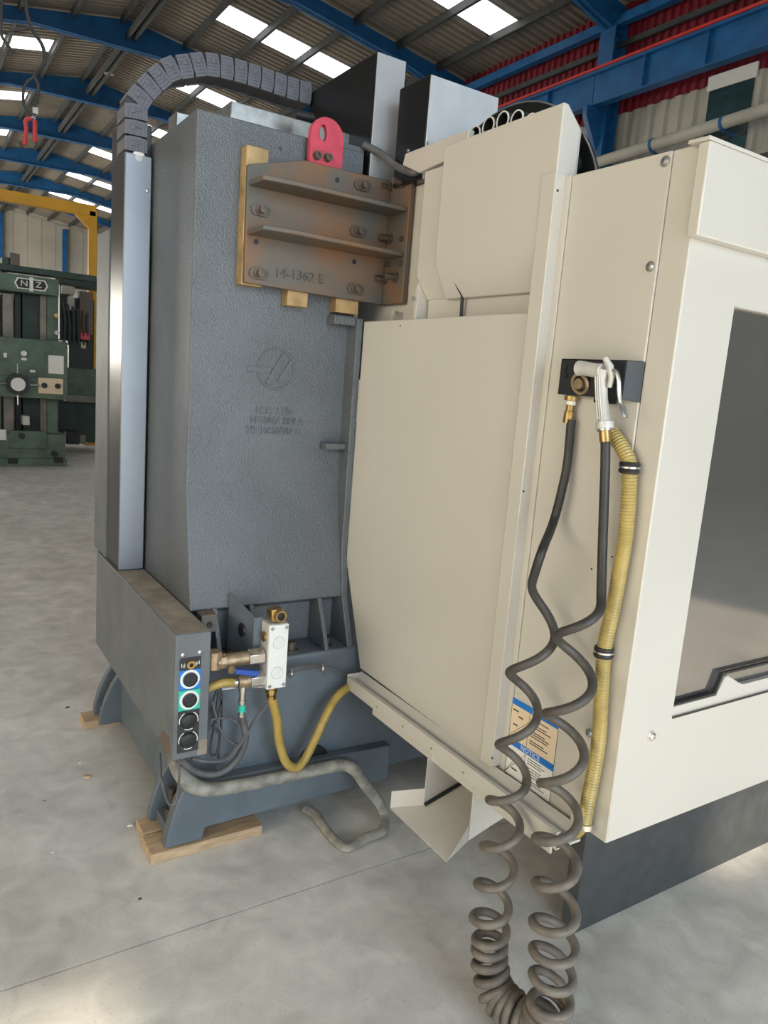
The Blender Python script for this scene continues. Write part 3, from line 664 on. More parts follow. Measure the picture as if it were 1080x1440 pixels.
# safety sticker on the gun-side panel
sa, sb, sc_, sd = [PX(XG, *q) for q in ((724,978),(787,1018),(775,1130),(711,1085))]
y0, y1 = (sa.y+sd.y)/2, (sb.y+sc_.y)/2; zt_, zb_ = (sa.z+sb.z)/2, (sc_.z+sd.z)/2
zt_, zb_ = sa.z, sd.z; zt_ = (sa.z+sb.z)/2; zb_ = (sc_.z+sd.z)/2
XS = XG-.0043
stk = bx('safety_sticker', M_white, (XS, y1, zb_), (XG-.0035, y0, zt_), MC, 0); tag(stk, 'blue, cream and white safety sticker with small print')
def patch(name, m, u0, u1, v0, v1, lift=.0012):    # u from left (y0) to right (y1), v from bottom
    return bx(name, m, (XS-lift, y0+(y1-y0)*u1, zb_+(zt_-zb_)*v0), (XS, y0+(y1-y0)*u0, zb_+(zt_-zb_)*v1), stk, 0)
patch('cream_field', M_cream, 0, 1, .48, 1, .0004); patch('blue_band', M_blue, 0, 1, .92, 1, .0006); patch('blue_band', M_blue, 0, 1, .40, .485, .0006)
for u in (0, .4, .995): patch('sticker_line', M_ink, u, u+.008, 0, .92, .0005)
patch('sticker_line', M_ink, 0, 1, 0, .006, .0005)
def sline(u0, v0, u1, v1):
    a = V((XS-.0006, y0+(y1-y0)*u0, zb_+(zt_-zb_)*v0)); b = V((XS-.0006, y0+(y1-y0)*u1, zb_+(zt_-zb_)*v1))
    MB().tube([a, b], .0006, 4).build('sticker_line', M_ink, stk)
sline(0,.50,.4,.80); sline(0,.02,.4,.38); sline(0,.02,.15,.2)
ctr = lambda u, v: V((XS-.0008, y0+(y1-y0)*u, zb_+(zt_-zb_)*v))
text('sticker_heading', 'NOTICE', .019, M_white, stk, ctr(.5,.442), FACE_X, .0003); patch('sticker_mark', M_white, .46, .54, .935, .975, .0008)
for v in (.86,.80,.77,.71,.68,.65,.59,.56): patch('print_line', M_ink, .46, random.uniform(.75,.94), v, v+.012, .0006)
for v in (.36,.33,.30,.25,.22,.19,.16,.10,.07): patch('print_line', M_ink, .46, random.uniform(.75,.94), v, v+.008, .0006)
for (u, v, w_) in ((.10,.86,.12),(.22,.80,.1),(.12,.68,.10),(.28,.62,.08),(.1,.3,.14),(.26,.26,.1),(.2,.12,.12)): patch('sketch_mark', M_ink, u-w_/2, u+w_/2, v-.012, v+.006, .0006)
# ------------------------------------------------------------------ head covers on top
xb = 1.315
f0 = PX(xb, 530, 72); f1 = PX(xb, 436, 130); zh = (f0.z+f1.z)/2; yf = f0.y
xw = PY(yf, 572, 85).x
hc_ = MB(); hc_.prism([V((xb, yf, 1.98)), V((xb, f1.y, 1.98)), V((xb, f1.y, zh)), V((xb, yf, zh))], (xw-xb, 0, 0))
hcv = hc_.build('head_cover', M_gloss, MC, bevel=.003)
bx('head_lit_front', M_head, (xb+.002, yf-.004, 1.98), (xw-.004, yf, zh-.002), hcv, .001)  # pale front puts the daylight reflection of the gloss cover into the colour
bx('head_edge', M_gloss, (xw, yf+.01, 1.98), (xw+.012, yf+.12, zh-.05), hcv, .002)
yv = 2.02; g0, g1 = PY(yv, 606, 88), PY(yv, 699, 152)
mcv = bx('motor_cover', M_gloss, (g0.x, yv, 2.12), (g1.x, PX(g0.x, 571, 106).y+.03, (g0.z+g1.z)/2), MC, .002)  # black sides and silver front hold the dark and bright reflections as colour
bx('motor_lit_front', M_galv, (g0.x+.003, yv-.004, 2.12), (g1.x, yv, (g0.z+g1.z)/2-.002), mcv, .001)
for q in ((574,212),(602,201)):
    p = PX(g0.x, *q); MB().lathe(p, (-1,0,0), [(0,.006),(.003,.005),(.004,.002)], 10).build('cover_screw', M_steel, mcv)
# grey conduit from the small junction box
A, B = PY(2.30, 477, 196), PY(2.30, 513, 209); jb = bx('conduit_box', M_cab, (A.x, 2.30, B.z-.02), (B.x, 2.36, A.z-.005), MC, .003)
MB().tube(crv([PY(2.29, 512, 204), PY(2.24, 535, 216), PY(2.16, 556, 233), PY(2.06, 578, 242), PY(2.04, 590, 240)]), .0125, 10).build('conduit', M_cable, jb)
MB().tube([PY(2.32, 415, 160), PY(2.32, 440, 166)], .014, 10).build('cable_gland', M_black, MC)
# ------------------------------------------------------------------ cable-chain tower and chain
YT = 2.72
tx0, tx1 = PY(YT, 172, 500).x, PY(YT, 208, 500).x; tx1 = min(tx1, CX0-.004); ztw = PY(YT, 195, 216).z
ZCAB = .748
ty1 = PX(tx0, 151, 700).y
tw = bx('chain_tower', M_gloss, (tx0, YT+.012, ZCAB), (tx1, ty1, ztw+.10), MC, .003)
cv = MB(); cv.box((tx0-.001, YT, ZCAB+.002), (tx1, YT+.012, ztw-.002)); cv.build('tower_cover', M_alu, tw, bevel=.003)
p = PY(YT, 207, 268); MB().lathe(p, (0,-1,0), [(0,.007),(.004,.006),(.005,.003)], 10).build('cover_screw', M_steel, tw)
MB().lathe(V(((tx0+tx1)/2, YT+.005, ztw-.012)), (0,-1,0), [(0,.022),(.004,.022),(.005,.012)], 18).build('chain_end_bracket', M_white, tw)
xe0 = tx0+.004
ecab = bx('electrical_cabinet', M_cab, (tx0-.004, ty1+.005, ZCAB), (1.45, PX(tx0, 134.5, 700).y, PX(tx0, 147, 326).z), MC, .003)
# chain path in the plane y = YT: outer edge / inner edge pixels
outp = [(178,214),(178,165),(180,138),(197,112),(215,96),(236,84),(262,80),(290,76),(330,84),(370,96),(410,110),(442,121)]
inp_ = [(205,214),(206,165),(207,150),(222,132),(237,118),(250,108),(270,105),(295,104),(330,111),(370,124),(405,136),(436,143)]
mid = [(PY(YT,*a)+PY(YT,*b))/2 for a, b in zip(outp, inp_)]
path = crv(mid, 10)
L = [0]
for a, b in zip(path, path[1:]): L.append(L[-1]+(b-a).length)
def at_len(s):
    s = min(max(s, 0), L[-1])
    for i in range(len(L)-1):
        if L[i+1] >= s: return path[i].lerp(path[i+1], (s-L[i])/max(1e-9, L[i+1]-L[i]))
    return path[-1]
HW, NL = .037, 17
band = MB(); secs = []
for i in range(0, 61):
    c = at_len(L[-1]*i/60); t = (at_len(L[-1]*i/60+.01)-at_len(L[-1]*i/60-.01)).normalized(); n = V((-t.z, 0, t.x))
    secs.append([band.bm.verts.new(c+n*k*HW*.9+V((0,y,0))) for k, y in ((-1,.012),(1,.012),(1,.11),(-1,.11))])
for a, b in zip(secs, secs[1:]):
    for k in range(4): band.face([a[k], a[(k+1)%4], b[(k+1)%4], b[k]])
band.face(secs[0][::-1]); band.face(secs[-1])
chain = band.build('cable_chain', M_black, MC)
lk = L[-1]/NL
lm = MB(); hl = lk*.475
pts = [(-hl*.98,-HW),(hl*.80,-HW),(hl*.97,-HW*.5),(hl,0),(hl*.97,HW*.5),(hl*.80,HW),(-hl*.98,HW)]
lm.prism([V((x, 0, z)) for x, z in pts], (0, .012, 0)); lm.prism([V((x, .10, z)) for x, z in pts], (0, .012, 0))
lm.box((-hl*.8, .012, HW-.006), (hl*.75, .10, HW-.001))
for k in range(6): lm.box((-hl*.86, -.0016, -HW*.78+k*HW*.30), (hl*.62, .002, -HW*.78+k*HW*.30+HW*.13))
lm.box((-hl*.30, -.004, HW*.1), (hl*.30, 0, HW*.55)); lm.box((hl*.0, -.004, -HW*.45), (hl*.22, 0, HW*.1))
mk = MB(); mk.box((-hl*.22, -.0048, HW*.18), (hl*.05, -.0035, HW*.46)); mk.box((hl*.10, -.0048, -HW*.35), (hl*.16, -.0035, HW*.0))
l0 = m0 = None
for i in range(NL):
    s = lk*(i+.5); c = at_len(s); t = at_len(s+.012)-at_len(s-.012); an = -math.atan2(t.z, t.x)
    dy = .0015*(i % 2)
    if l0 is None: l0 = proto(lm, 'chain_link', M_chain, chain, c, (0, an, 0), .0015)
    else: inst(l0, 'chain_link', chain, c, (0, an, 0))
# ------------------------------------------------------------------ connector cabinet on the left
YK = 1.995
k0_, k1_ = PY(YK, 249, 893), PY(YK, 298, 888); kb = PY(YK, 241, 1071)
kx0, kx1 = (k0_.x+kb.x)/2, min(k1_.x, .7345); kz1, kz0 = (k0_.z+k1_.z)/2, (kb.z+PY(YK,288,1061).z)/2
ZCAB = kz1
ky1 = PX(kx0, 136, 778).y
cabn = bx('connector_cabinet', M_cab, (kx0, YK, kz0), (kx1, ky1, kz1), MC, .003)
bx('dust_film', M_dust, (kx0+.006, YK+.006, kz1-.001), (kx1-.004, YT-.006, kz1+.0012), cabn, 0)
MB().prism([V((kx0-.0008, YK+.02, kz0+.002)), V((kx0-.0008, YK+.15, kz0+.002)), V((kx0-.0008, YK+.10, kz0+.05)), V((kx0-.0008, YK+.03, kz0+.06))], (.001,0,0)).build('rust_patch', M_rust, cabn)
f = lambda *q: PY(YK-.0015, *q)
def plate(name, m, qa, qb, t=.0015, par=None):
    A, B = PY(YK, *qa), PY(YK, *qb)
    return bx(name, m, (min(A.x,B.x), YK-t, min(A.z,B.z)), (max(A.x,B.x), YK, max(A.z,B.z)), par or cabn, 0)
PYk = lambda *q: PY(YK-.002, *q)
face = plate('connector_plate', M_black, (254,926), (278,1054), .0012, MC)
xa, xb2 = PY(YK,254.5,945).x, PY(YK,280.5,975).x
fx0, fx1 = PY(YK, 252, 950).x, PY(YK, 282, 950).x
zz = lambda y: PY(YK, 266, y).z
bx('blue_label', M_blue, (fx0, YK-.0018, zz(969)), (fx1, YK, zz(942)), face, 0); bx('green_label', M_green, (fx0, YK-.0018, zz(998)), (fx1, YK, zz(970)), face, 0)
bx('top_label', M_ink, (fx0, YK-.0018, zz(941)), (fx1, YK, zz(926)), face, 0); bx('cap_label', M_ink, (fx0, YK-.0018, zz(1056)), (fx1, YK, zz(999)), face, 0)
cxm = (fx0+fx1)/2; dr = (fx1-fx0)/2
p = V((cxm, YK-.002, zz(934))); MB().annulus(p, (0,-1,0), .006, .013, .008, 18).build('usb_socket', M_brass, face)
text('socket_mark', 'Id', .017, M_white, face, V((cxm-dr*.68, YK-.0022, zz(935))), FACE_Y, .0003); text('socket_mark', 'pI', .017, M_white, face, V((cxm+dr*.68, YK-.0022, zz(933))), FACE_Y, .0003)
for zy in (955, 984):
    p = V((cxm, YK-.0018, zz(zy)))
    MB().annulus(p, (0,-1,0), dr*.64, dr*.92, .0008, 28).build('outlet_ring', M_white, face)
    sk_ = MB().lathe(p, (0,-1,0), [(0,dr*.68),(.005,dr*.68),(.0055,dr*.62),(.003,dr*.60),(.003,dr*.1)], 28).build('outlet_socket', M_black, face)
    for an in (0, 120, 240):
        a_ = rad(an+30); c2 = p+V((math.cos(a_)*dr*.35, -.003, math.sin(a_)*dr*.35)); MB().cyl(c2, c2+V((0,-.0012,0)), dr*.11, n=10).build('socket_slot', M_ink, face)
for zy in (1013, 1040):
    p = V((cxm, YK-.0018, zz(zy)))
    MB().lathe(p, (0,-1,0), [(0,dr*.78),(.003,dr*.78),(.008,dr*.66),(.010,dr*.4),(.0105,dr*.05)], 28).build('socket_cap', M_black, face)
    for a0_, a1_ in ((.5,1.8),(-1.8,-.5),(2.7,3.6)): MB().annulus(p, (0,-1,0), dr*.84, dr*.92, .001, 14, a0_, a1_).build('cap_ring', M_white, face)
for q in ((257,921),(281,917)):
    p = PY(YK, *q); MB().lathe(p, (0,-1,0), [(0,.007),(.003,.0065),(.005,.003)], 12).build('cabinet_screw', M_chrome, cabn)
bx('worn_corner', M_dust, (kx1-.03, YK-.0006, kz0+.002), (kx1-.001, YK+.001, kz0+.05), cabn, 0)
# ------------------------------------------------------------------ coolant manifold in front of the bed
YM = 1.985
A, B = PY(YM, 375, 881), PY(YM, 404, 960)
mb0, mb1 = PY(YM, 376, 970), PY(YM, 401, 875)
mx0, mx1 = PY(YM, 376, 925).x, PY(YM, 403, 925).x; mz0, mz1 = PY(YM, 390, 967).z, PY(YM, 388, 878).z
man = bx('manifold', M_block, (mx0, YM, mz0), (mx1, YM+.055, mz1), MC, .002)
bx('manifold_plate', M_white, (mx0+.001, YM-.006, mz0+.001), (mx1-.001, YM, mz1-.001), man, .0015)
for x in (mx0+.009, mx1-.009):
    for z in (mz0+.011, mz1-.011): MB().cyl((x, YM-.006, z), (x, YM-.009, z), .0055, n=12).build('plate_screw', M_steel, man)
for fz in (.72, .25):
    c = V(((mx0+mx1)/2, YM-.006, mz0+(mz1-mz0)*fz)); MB().torus(c, (0,1,0), .019, .0012, 24, 5).build('cast_mark', M_block, man)
    for s in (-1, 0, 1): MB().tube([c+V((s*.008-.005,0,-.012)), c+V((s*.008+.005,0,.012))], .0011, 5).build('cast_mark', M_block, man)
MB().cyl((mx0, YM+.028, mz1-.045), (mx0-.006, YM+.028, mz1-.045), .016, n=18).build('port_plug', M_brass, man)
# brass elbow on top
c = V(((mx0+mx1)/2-.002, YM+.028, mz1))
eb = MB().box(c+V((-.02,-.022,.004)), c+V((.02,.018,.045))).build('brass_elbow', M_brass, man, .004)
q = c+V((.004,-.022,.026)); MB().annulus(q, (0,-1,0), .0125, .0185, .016, 20).build('elbow_mouth', M_brass, eb); MB().cyl(q, q+V((0,-.004,0)), .0125, n=16).build('elbow_bore', M_black, eb)
# bent steel bracket behind the manifold
p0, p1 = PY(2.08, 341, 860), PY(2.08, 372, 856)
mbk = MB(); mbk.box((mx0-.02, YM+.055, mz0+.09), (mx1-.015, YM+.06, mz1+.008)); mbk.prism([V((mx0-.02, YM+.055, mz0+.09)), V((mx0-.02, YM+.055, mz1+.008)), V((mx0-.045, 2.19, mz1+.05)), V((mx0-.045, 2.19, mz0+.03))], (-.005,0,0))
mbr = mbk.build('manifold_bracket', M_bed, MC, bevel=.001); p = V((mx0-.035, YM+.12, mz1-.05)); MB().cyl(p-V((.006,0,0)), p+V((.012,0,0)), .022, n=18).build('bracket_hole', M_black, mbr)
YL = YM+.028
def hx_(z0_, name0, x_list):      # fitting run along x: (name, material, x0, x1, radius, sides)
    for nm, m_, xa, xb_, r_, n_ in x_list: MB().cyl((xa, YL, z0_), (xb_, YL, z0_), r_, n=n_).build(nm, m_, man, bevel=.0015)
X_ = lambda px_, py_: PY(YL, px_, py_).x
z1_ = PY(YL, 345, 925).z
hx_(z1_, 'v', [('red_gasket', M_redpl, X_(368,925), mx0, .017, 18), ('hex_nut', M_chrome, X_(348,925), X_(369,925), .027, 6), ('valve_body', M_bronze, X_(317,925), X_(348,925), .021, 16), ('valve_neck', M_bronze, X_(308,925), X_(317,925), .024, 8)])
e = MB(); e.cyl((X_(302,925), YL, z1_-.02), (X_(302,925), YL, z1_+.035), .021, n=14); e.cyl((X_(302,925), YL, z1_), (X_(310,925), YL, z1_), .021, n=14); e.build('pipe_elbow', M_bronze, man, bevel=.002)
MB().cyl((X_(322,930), YL-.018, z1_-.018), (X_(322,930), YL-.03, z1_-.024), .012, n=8).build('valve_stem', M_bronze, man)
MB().prism([V((X_(326,935), YL-.035, z1_-.018)), V((X_(359,935), YL-.035, z1_-.036)), V((X_(359,935), YL-.035, z1_-.048)), V((X_(354,935), YL-.035, z1_-.052)), V((X_(326,935), YL-.035, z1_-.034))], (0,.018,0)).build('valve_handle', M_valve, man, bevel=.003)
z2_ = PY(YL, 345, 957).z
hx_(z2_, 'w', [('red_gasket', M_redpl, X_(369,957), mx0+.001, .018, 18), ('hex_nut', M_chrome, X_(350,957), X_(370,957), .027, 6), ('pipe_tee', M_bronze, X_(334,957), X_(350,957), .021, 14), ('hose_clip', M_chrome, X_(328,957), X_(333,957), .017, 14)])
MB().tube(crv([V((X_(330,957),YL,z2_)), V((X_(315,955),YL,z2_+.004)), V((X_(300,957),YL+.005,z2_-.004)), V((X_(290,962),YL+.02,z2_-.02))]), .0135, 10).build('feed_hose', M_yel, man)
xt = X_(341,980)
MB().lathe((xt, YL, z2_-.015), (0,0,-1), [(0,.013),(.02,.013),(.021,.0105),(.045,.0105),(.046,.013),(.055,.013),(.056,.0095),(.09,.0095),(.091,.012),(.10,.012)], 14).build('hose_barb', M_chrome, man)
MB().cyl((xt, YL, z2_-.078), (xt, YL, z2_-.10), .0112, n=14).build('green_tag', M_green, man)
MB().tube(crv([V((xt, YL, z2_-.11)), PY(2.03,345,1040), PY(2.04,330,1072), PY(2.04,305,1088), PY(2.04,275,1085), PY(2.04,255,1068)]), .0115, 10).build('drain_tube', M_cable, man)
cb = V(((mx0+mx1)/2, YL, mz0)); MB().lathe(cb, (0,0,-1), [(0,.016),(.012,.016),(.0125,.020),(.025,.020),(.026,.014),(.034,.014),(.035,.017),(.045,.017)], 8).build('brass_fitting', M_brass, man)
MB().tube(crv([cb-V((0,0,.04)), PY(YL,389,1010), PY(YL,393,1045), PY(YL-.01,403,1073), PY(YL-.01,418,1079), PY(YL,433,1060), PY(YL,452,1020), PY(YL+.02,470,985), PY(YL+.04,488,968), PY(YL+.06,512,960)]), .0145, 12).build('yellow_drain_hose', M_yel, man)
# thin grey lines clipped to the bed
def wire(name, pts, r, m_, label): return MB().tube(crv(pts), r, 6).build(name, m_, None, label=label, cat='cable', group='loose cables round the manifold')
yw = 2.085
wire('signal_cable', [PY(yw,404,945), PY(yw,420,937), PY(yw,452,937), PY(yw,480,946), PY(yw,508,959)], .0045, M_cable, 'thin grey cable clipped to the bed right of the manifold')
wire('signal_cable', [PY(yw-.01,404,949), PY(yw-.01,425,942), PY(yw-.01,452,941), PY(yw-.01,457,950)], .004, M_cable, 'second thin grey cable looping under the bed clip')
cl = MB().torus(PY(yw,452,939), (1,0,0), .013, .004, 14, 6).build('cable_clip', M_chrome, bed)
MB().torus(PY(yw,408,946), (1,0,0), .014, .004, 14, 6).build('cable_clip', M_chrome, bed)
yk = 2.04
wire('loose_cable', [PY(yk,300,965), PY(yk,312,975), PY(yk,305,1010), PY(yk,298,1000), PY(yk,306,970), PY(yk,312,1000), PY(yk,308,1050), PY(yk,306,1083)], .0045, M_cabled, 'dark coiled cable hanging beside the connector cabinet')
wire('loose_cable', [PY(yk-.01,296,1012), PY(yk-.01,320,1010), PY(yk-.01,344,1022), PY(yk-.01,346,1038), PY(yk-.01,330,1046), PY(yk-.01,312,1030), PY(yk-.01,303,1005), PY(yk-.01,298,985)], .004, M_cable, 'grey cable looped out towards the drain tube')
wire('loose_cable', [PY(yk-.02,380,985), PY(yk-.02,360,1010), PY(yk-.02,345,1035), PY(yk-.02,320,1066), PY(yk-.02,290,1070), PY(yk-.02,270,1066)], .0065, M_cable, 'grey cable sagging from manifold to cabinet underside')
wire('loose_cable', [PY(yk,312,969), PY(yk,340,966), PY(yk,378,965), PY(yk,385,962)], .004, M_block, 'short pale wire stretched straight to the manifold')
wire('loose_cable', [PY(yk,299,1020), PY(yk,309,1035), PY(yk,304,1060), PY(yk,296,1055), PY(yk,303,1010), PY(yk,307,975)], .0045, M_cabled, 'black cable doubled back behind the cabinet edge')
wire('loose_cable', [PX(kx0+.004,225,1060), PY(1.99,228,1100), PY(1.99,237,1130), PY(1.99,248,1125), PY(2.0,252,1090), PY(2.0,252,1068)], .0035, M_cable, 'thin grey wire loop hanging below the cabinet corner')
# taped drain hose lying across the bed and onto the floor
hp = [PY(2.12,243,1064), PY(2.05,252,1085), PY(2.03,266,1101), PY(2.02,290,1110), PY(2.015,340,1104), PY(2.015,400,1092), PY(2.015,450,1081), PY(2.01,482,1076), PY(1.99,499,1083), PY(1.97,516,1107), PY(1.95,533,1128), PY(1.93,541,1148), PZ(.022,538,1168), PZ(.016,515,1178), PZ(.014,489,1192), PZ(.014,472,1182), PZ(.016,455,1162), PZ(.018,443,1145), PZ(.022,428,1136)]
rs_ = crv([V((r_,0,0)) for r_ in (.02,.022,.024,.022,.021,.020,.021,.021,.022,.02,.019,.02,.016,.016,.014,.015,.016,.016,.016)])
MB().tube(crv(hp), [r_.x for r_ in rs_], 12, flat=[1-.55*min(1,max(0,(i-56)/24)) for i in range(len(rs_))]).build('taped_hose', M_tape, None, label='dirty silver taped hose draped across the bed and looped on the floor', cat='hose')
# ------------------------------------------------------------------ air gun holder, gun, hoses
A = PX(XG, 787, 507); B = PX(XG, 783, 556); C_ = PX(XG, 907, 505)
XB = XG-.035
y0b, y1b = PX(XB, 788, 520).y, PX(XB, 880, 520).y; zb0, zb1 = PX(XB, 820, 557).z, PX(XB, 820, 505).z
ywr = PX(XG, 905, 530).y
hold = MB(); hold.box((XB, y1b, zb0), (XB+.003, y0b, zb1)); hold.box((XB, y1b-.0, zb1-.003), (XG, y0b, zb1)); hold.prism([V((XB, y1b, zb0)), V((XB, y1b, zb1)), V((XG, ywr, zb1)), V((XG, ywr, zb0-.005))], (.003, .002, 0)); hold.box((XB+.003, y0b-.003, zb0), (XG, y0b, zb1))
hold.box((XB, PX(XB,868,560).y, zb0-.012), (XB+.003, PX(XB,835,560).y, zb0))
ho = hold.build('gun_holder', M_black, MC, bevel=.001)
for q in ((795,517),(795,527),(872,519)):
    p = PX(XB, *q); MB().cyl(p, p-V((.004,0,0)), .007, n=12).build('holder_screw', M_black, ho)
p = PX(XB, 818, 540); MB().torus(p-V((.006,0,0)), (1,0,.3), .022, .004, 18, 6).build('holder_ring', M_bronze, ho); MB().cyl(p, p-V((.012,0,0)), .012, n=12).build('holder_bolt', M_bronze, ho)
# brass inlet under the holder
p = PX(XB+.012, 804, 557); MB().lathe(p, (0,.04,-1), [(0,.016),(.010,.016),(.0105,.011),(.022,.011),(.0225,.0095),(.034,.0095),(.035,.012),(.062,.012)], 10).build('inlet_fitting', M_brass, ho)
MB().cyl(p+V((0,0,-.011)), p+V((0,.0005,-.020)), .0115, n=12).build('thread_tape', M_white, ho)
# gun
XGN = XB-.03
gun = thing('air_gun', PX(XGN, 850, 605), 'grey metal blow gun hooked on the black wall holder', 'air gun')
g_ = lambda *q: PX(XGN, *q)
bd = MB(); bd.tube([g_(814,518), g_(820,518), g_(838,521), g_(848,522)], [.017,.0155,.015,.0165], 14)
hp_ = [g_(848,519), g_(845,535), g_(846,560), g_(849,585), g_(850,597)]
bd.tube(hp_, [.0165,.015,.014,.0145,.015], 12, flat=.8)
bd.tube([g_(850,593), g_(850.5,603)], [.0185,.0185], 14)
bd.build('gun_body', M_block, gun, bevel=.001)
MB().cyl(g_(813.5,518)-V((0,-.001,0)), g_(816,518), .011, n=14).build('nozzle', M_bronze, gun)
MB().tube([g_(852,512)+V((-.005,0,.012)), g_(858,516), g_(860,530), g_(857,545)], [.006,.008,.007,.005], 8).build('gun_guard', M_block, gun)
MB().tube(crv([g_(856,521), g_(866,523), g_(870,535), g_(871,555), g_(875,575), g_(880,585)]), [.004]*0 or .0045, 8).build('trigger', M_steel, gun)
MB().tube([g_(873,567), g_(878,578), g_(880,587)], [.006,.011,.008], 10, flat=.4).build('trigger_pad', M_steel, gun)
for k in (-.4, 0, .4): MB().tube([V((XGN-.0135, a_.y+k*.014, a_.z)) for a_ in (g_(846,530), g_(847,560), g_(850,590))], .0012, 5).build('grip_rib', M_white, gun)
MB().cyl(g_(850,602), g_(851.5,622), .0125, n=10).build('gun_fitting', M_brass, gun)
MB().cyl(g_(850,601), g_(850.3,606), .0165, n=14).build('gun_collar', M_steel, gun)
# clear yellow ribbed hose with clamps
yp = [PX(XG-.0245, *q) for q in ((858,606),(872,625),(882,643),(885,658),(884,700),(880,750),(872,800),(863,850),(852,900),(848,940),(845,990),(842,1040),(834,1090),(826,1130),(821,1160))]
pth = crv(yp, 14); rsx = []
yh = thing('clear_hose', PX(XG-.0245, 821, 1160), 'ribbed translucent yellow hose running down the enclosure beside the gun hoses', 'hose')
# ribs: alternate radii along an evenly resampled path
Ls = [0]
for a, b in zip(pth, pth[1:]): Ls.append(Ls[-1]+(b-a).length)
def samp(s):
    for i in range(len(Ls)-1):
        if Ls[i+1] >= s: return pth[i].lerp(pth[i+1], (s-Ls[i])/max(1e-9, Ls[i+1]-Ls[i]))
    return pth[-1]
n = int(Ls[-1]/.0035); MB().tube([samp(Ls[-1]*i/n) for i in range(n+1)], [.0155+(.0016 if i % 2 else 0) for i in range(n+1)], 12).build('hose_wall', M_yelc, yh)
for q, r_ in (((885,657),.0215), ((849,916),.0215)):
    c = PX(XG-.0245, *q); d_ = V((0,.02,1))
    for k in (-.008, .006): MB().torus(c+d_*k, d_, .0165, .006, 20, 8).build('rubber_band', M_black, yh)
    MB().annulus(c-d_*.002, d_, .017, .0225, .004, 20).build('clamp_band', M_chrome, yh)
c = PX(XG-.0245, 822, 1163); MB().annulus(c, (0,.02,1), .014, .0195, .012, 18).build('clamp_band', M_chrome, yh)
bx('hose_elbow', M_enc, (XG-.02, PX(XG,818,1180).y, ZB-.02), (XG-.001, PX(XG,806,1180).y, ZB+.03), MC, .002)
MB().tube([PX(XG-.0245, 821, 1162), PX(XG-.0245, 812, 1172), PX(XG-.0245, 803, 1170)], .012, 10).build('hose_tail', M_yelc, yh)
# coiled hose: two coiled legs joined by a packed bend on the floor
ER = V((math.cos(YAW), -math.sin(YAW), 0)); EF = -V((math.sin(YAW), math.cos(YAW), 0))
def pd(depth, x, y):     # point at horizontal viewing depth
    dd = ray(x, y); return CAM + dd*(depth/(-EF.dot(dd)))
def leg(ext, dA, dB):    # ext: list of (pixel, side) extremes from the top down
    n = len(ext); pts = [pd(dA+(dB-dA)*i/(n-1), *e_[0]) for i, e_ in enumerate(ext)]
    out = []; cs = []; rs = []
    for i in range(n):
        nb = [pts[j] for j in (i-1, i+1) if 0 <= j < n]; op = sum(nb, V((0,0,0)))/len(nb)
        cs.append(V(((pts[i].x+op.x)/2, (pts[i].y+op.y)/2, pts[i].z))); rs.append(abs((pts[i]-op).dot(ER))/2)
    K = 12
    for i in range(n-1):
        th0 = math.pi if ext[i][1] == 'L' else 0.0
        for k in range(K):
            t = k/K; th = th0-math.pi*t if ext[i][1] == 'R' else th0-math.pi*t
            c = cs[i].lerp(cs[i+1], t); r_ = rs[i]+(rs[i+1]-rs[i])*t
            # right -> front -> left -> back going down
            ph = math.pi*t
            if ext[i][1] == 'R': off = ER*math.cos(ph)+EF*math.sin(ph)
            else: off = -ER*math.cos(ph)-EF*math.sin(ph)
            out.append(c+off*r_)
    return out, cs[-1], rs[-1]
Lx = [((749,815),'L'),((781,893),'R'),((716,944),'L'),((757,1000),'R'),((701,1046),'L'),((742,1096),'R'),((687,1125),'L'),((732,1161),'R'),((678,1191),'L'),((724,1222),'R'),((670,1243),'L'),((716,1276),'R'),((664,1291),'L'),((713,1308),'R'),((667,1322),'L')]
Rx = [((845,845),'R'),((783,892),'L'),((834,957),'R'),((766,1003),'L'),((822,1057),'R'),((760,1101),'L'),((814,1146),'R'),((752,1180),'L'),((812,1214),'R'),((752,1242),'L'),((811,1283),'R'),((748,1297),'L'),((810,1332),'R'),((748,1335),'L'),((806,1375),'R'),((748,1370),'L'),((804,1412),'R')]
dl0, dl1, dr0, dr1 = 1.65, 1.60, 1.545, 1.475
La, ca, ra = leg(Lx, dl0, dl1); Ra, cb_, rb = leg(Rx, dr0, dr1)
hl_ = PX(XB+.012, 803.5, 590)
topL = crv([hl_, PX(XB+.01,798,650), PX(XB,790,690), PX(XB-.01,778,735), pd(dl0-.02,762,775), La[0]], 8)[:-1]
topR = crv([PX(XGN,851.5,621), PX(XGN,851,660), PX(XGN+.005,849,720), PX(XGN+.01,847,780), Ra[0]], 8)[:-1]
# packed bend: axis from ca down and across the floor to cb_
fl0 = lambda t, z: V((ca.x+(cb_.x-ca.x)*t, ca.y+(cb_.y-ca.y)*t, z))
ax = [ca, fl0(.03, ca.z*.72), fl0(.16, .082), fl0(.36, .064), fl0(.62, .062), fl0(.86, .066), fl0(.99, cb_.z*.85), cb_]
axp = crv(ax, 20); turns = max(6, int(round(sum((b-a).length for a, b in zip(axp, axp[1:]))/.026))); bend = []; m_ = len(axp)*6
up_ = V((0,0,1))
for i in range(turns*16+1):
    s = i/(turns*16)*(len(axp)-1); j = min(int(s), len(axp)-2); c = axp[j].lerp(axp[j+1], s-j)
    t_ = (axp[min(j+2,len(axp)-1)]-axp[max(j-1,0)]).normalized()
    n1 = (EF*-1 - t_*(EF*-1).dot(t_)).normalized(); n2 = t_.cross(n1)
    ph = 2*math.pi*i/16
    bend.append(c+(n1*math.sin(ph)-n2*math.cos(ph))*(ra+(rb-ra)*i/(turns*16)))
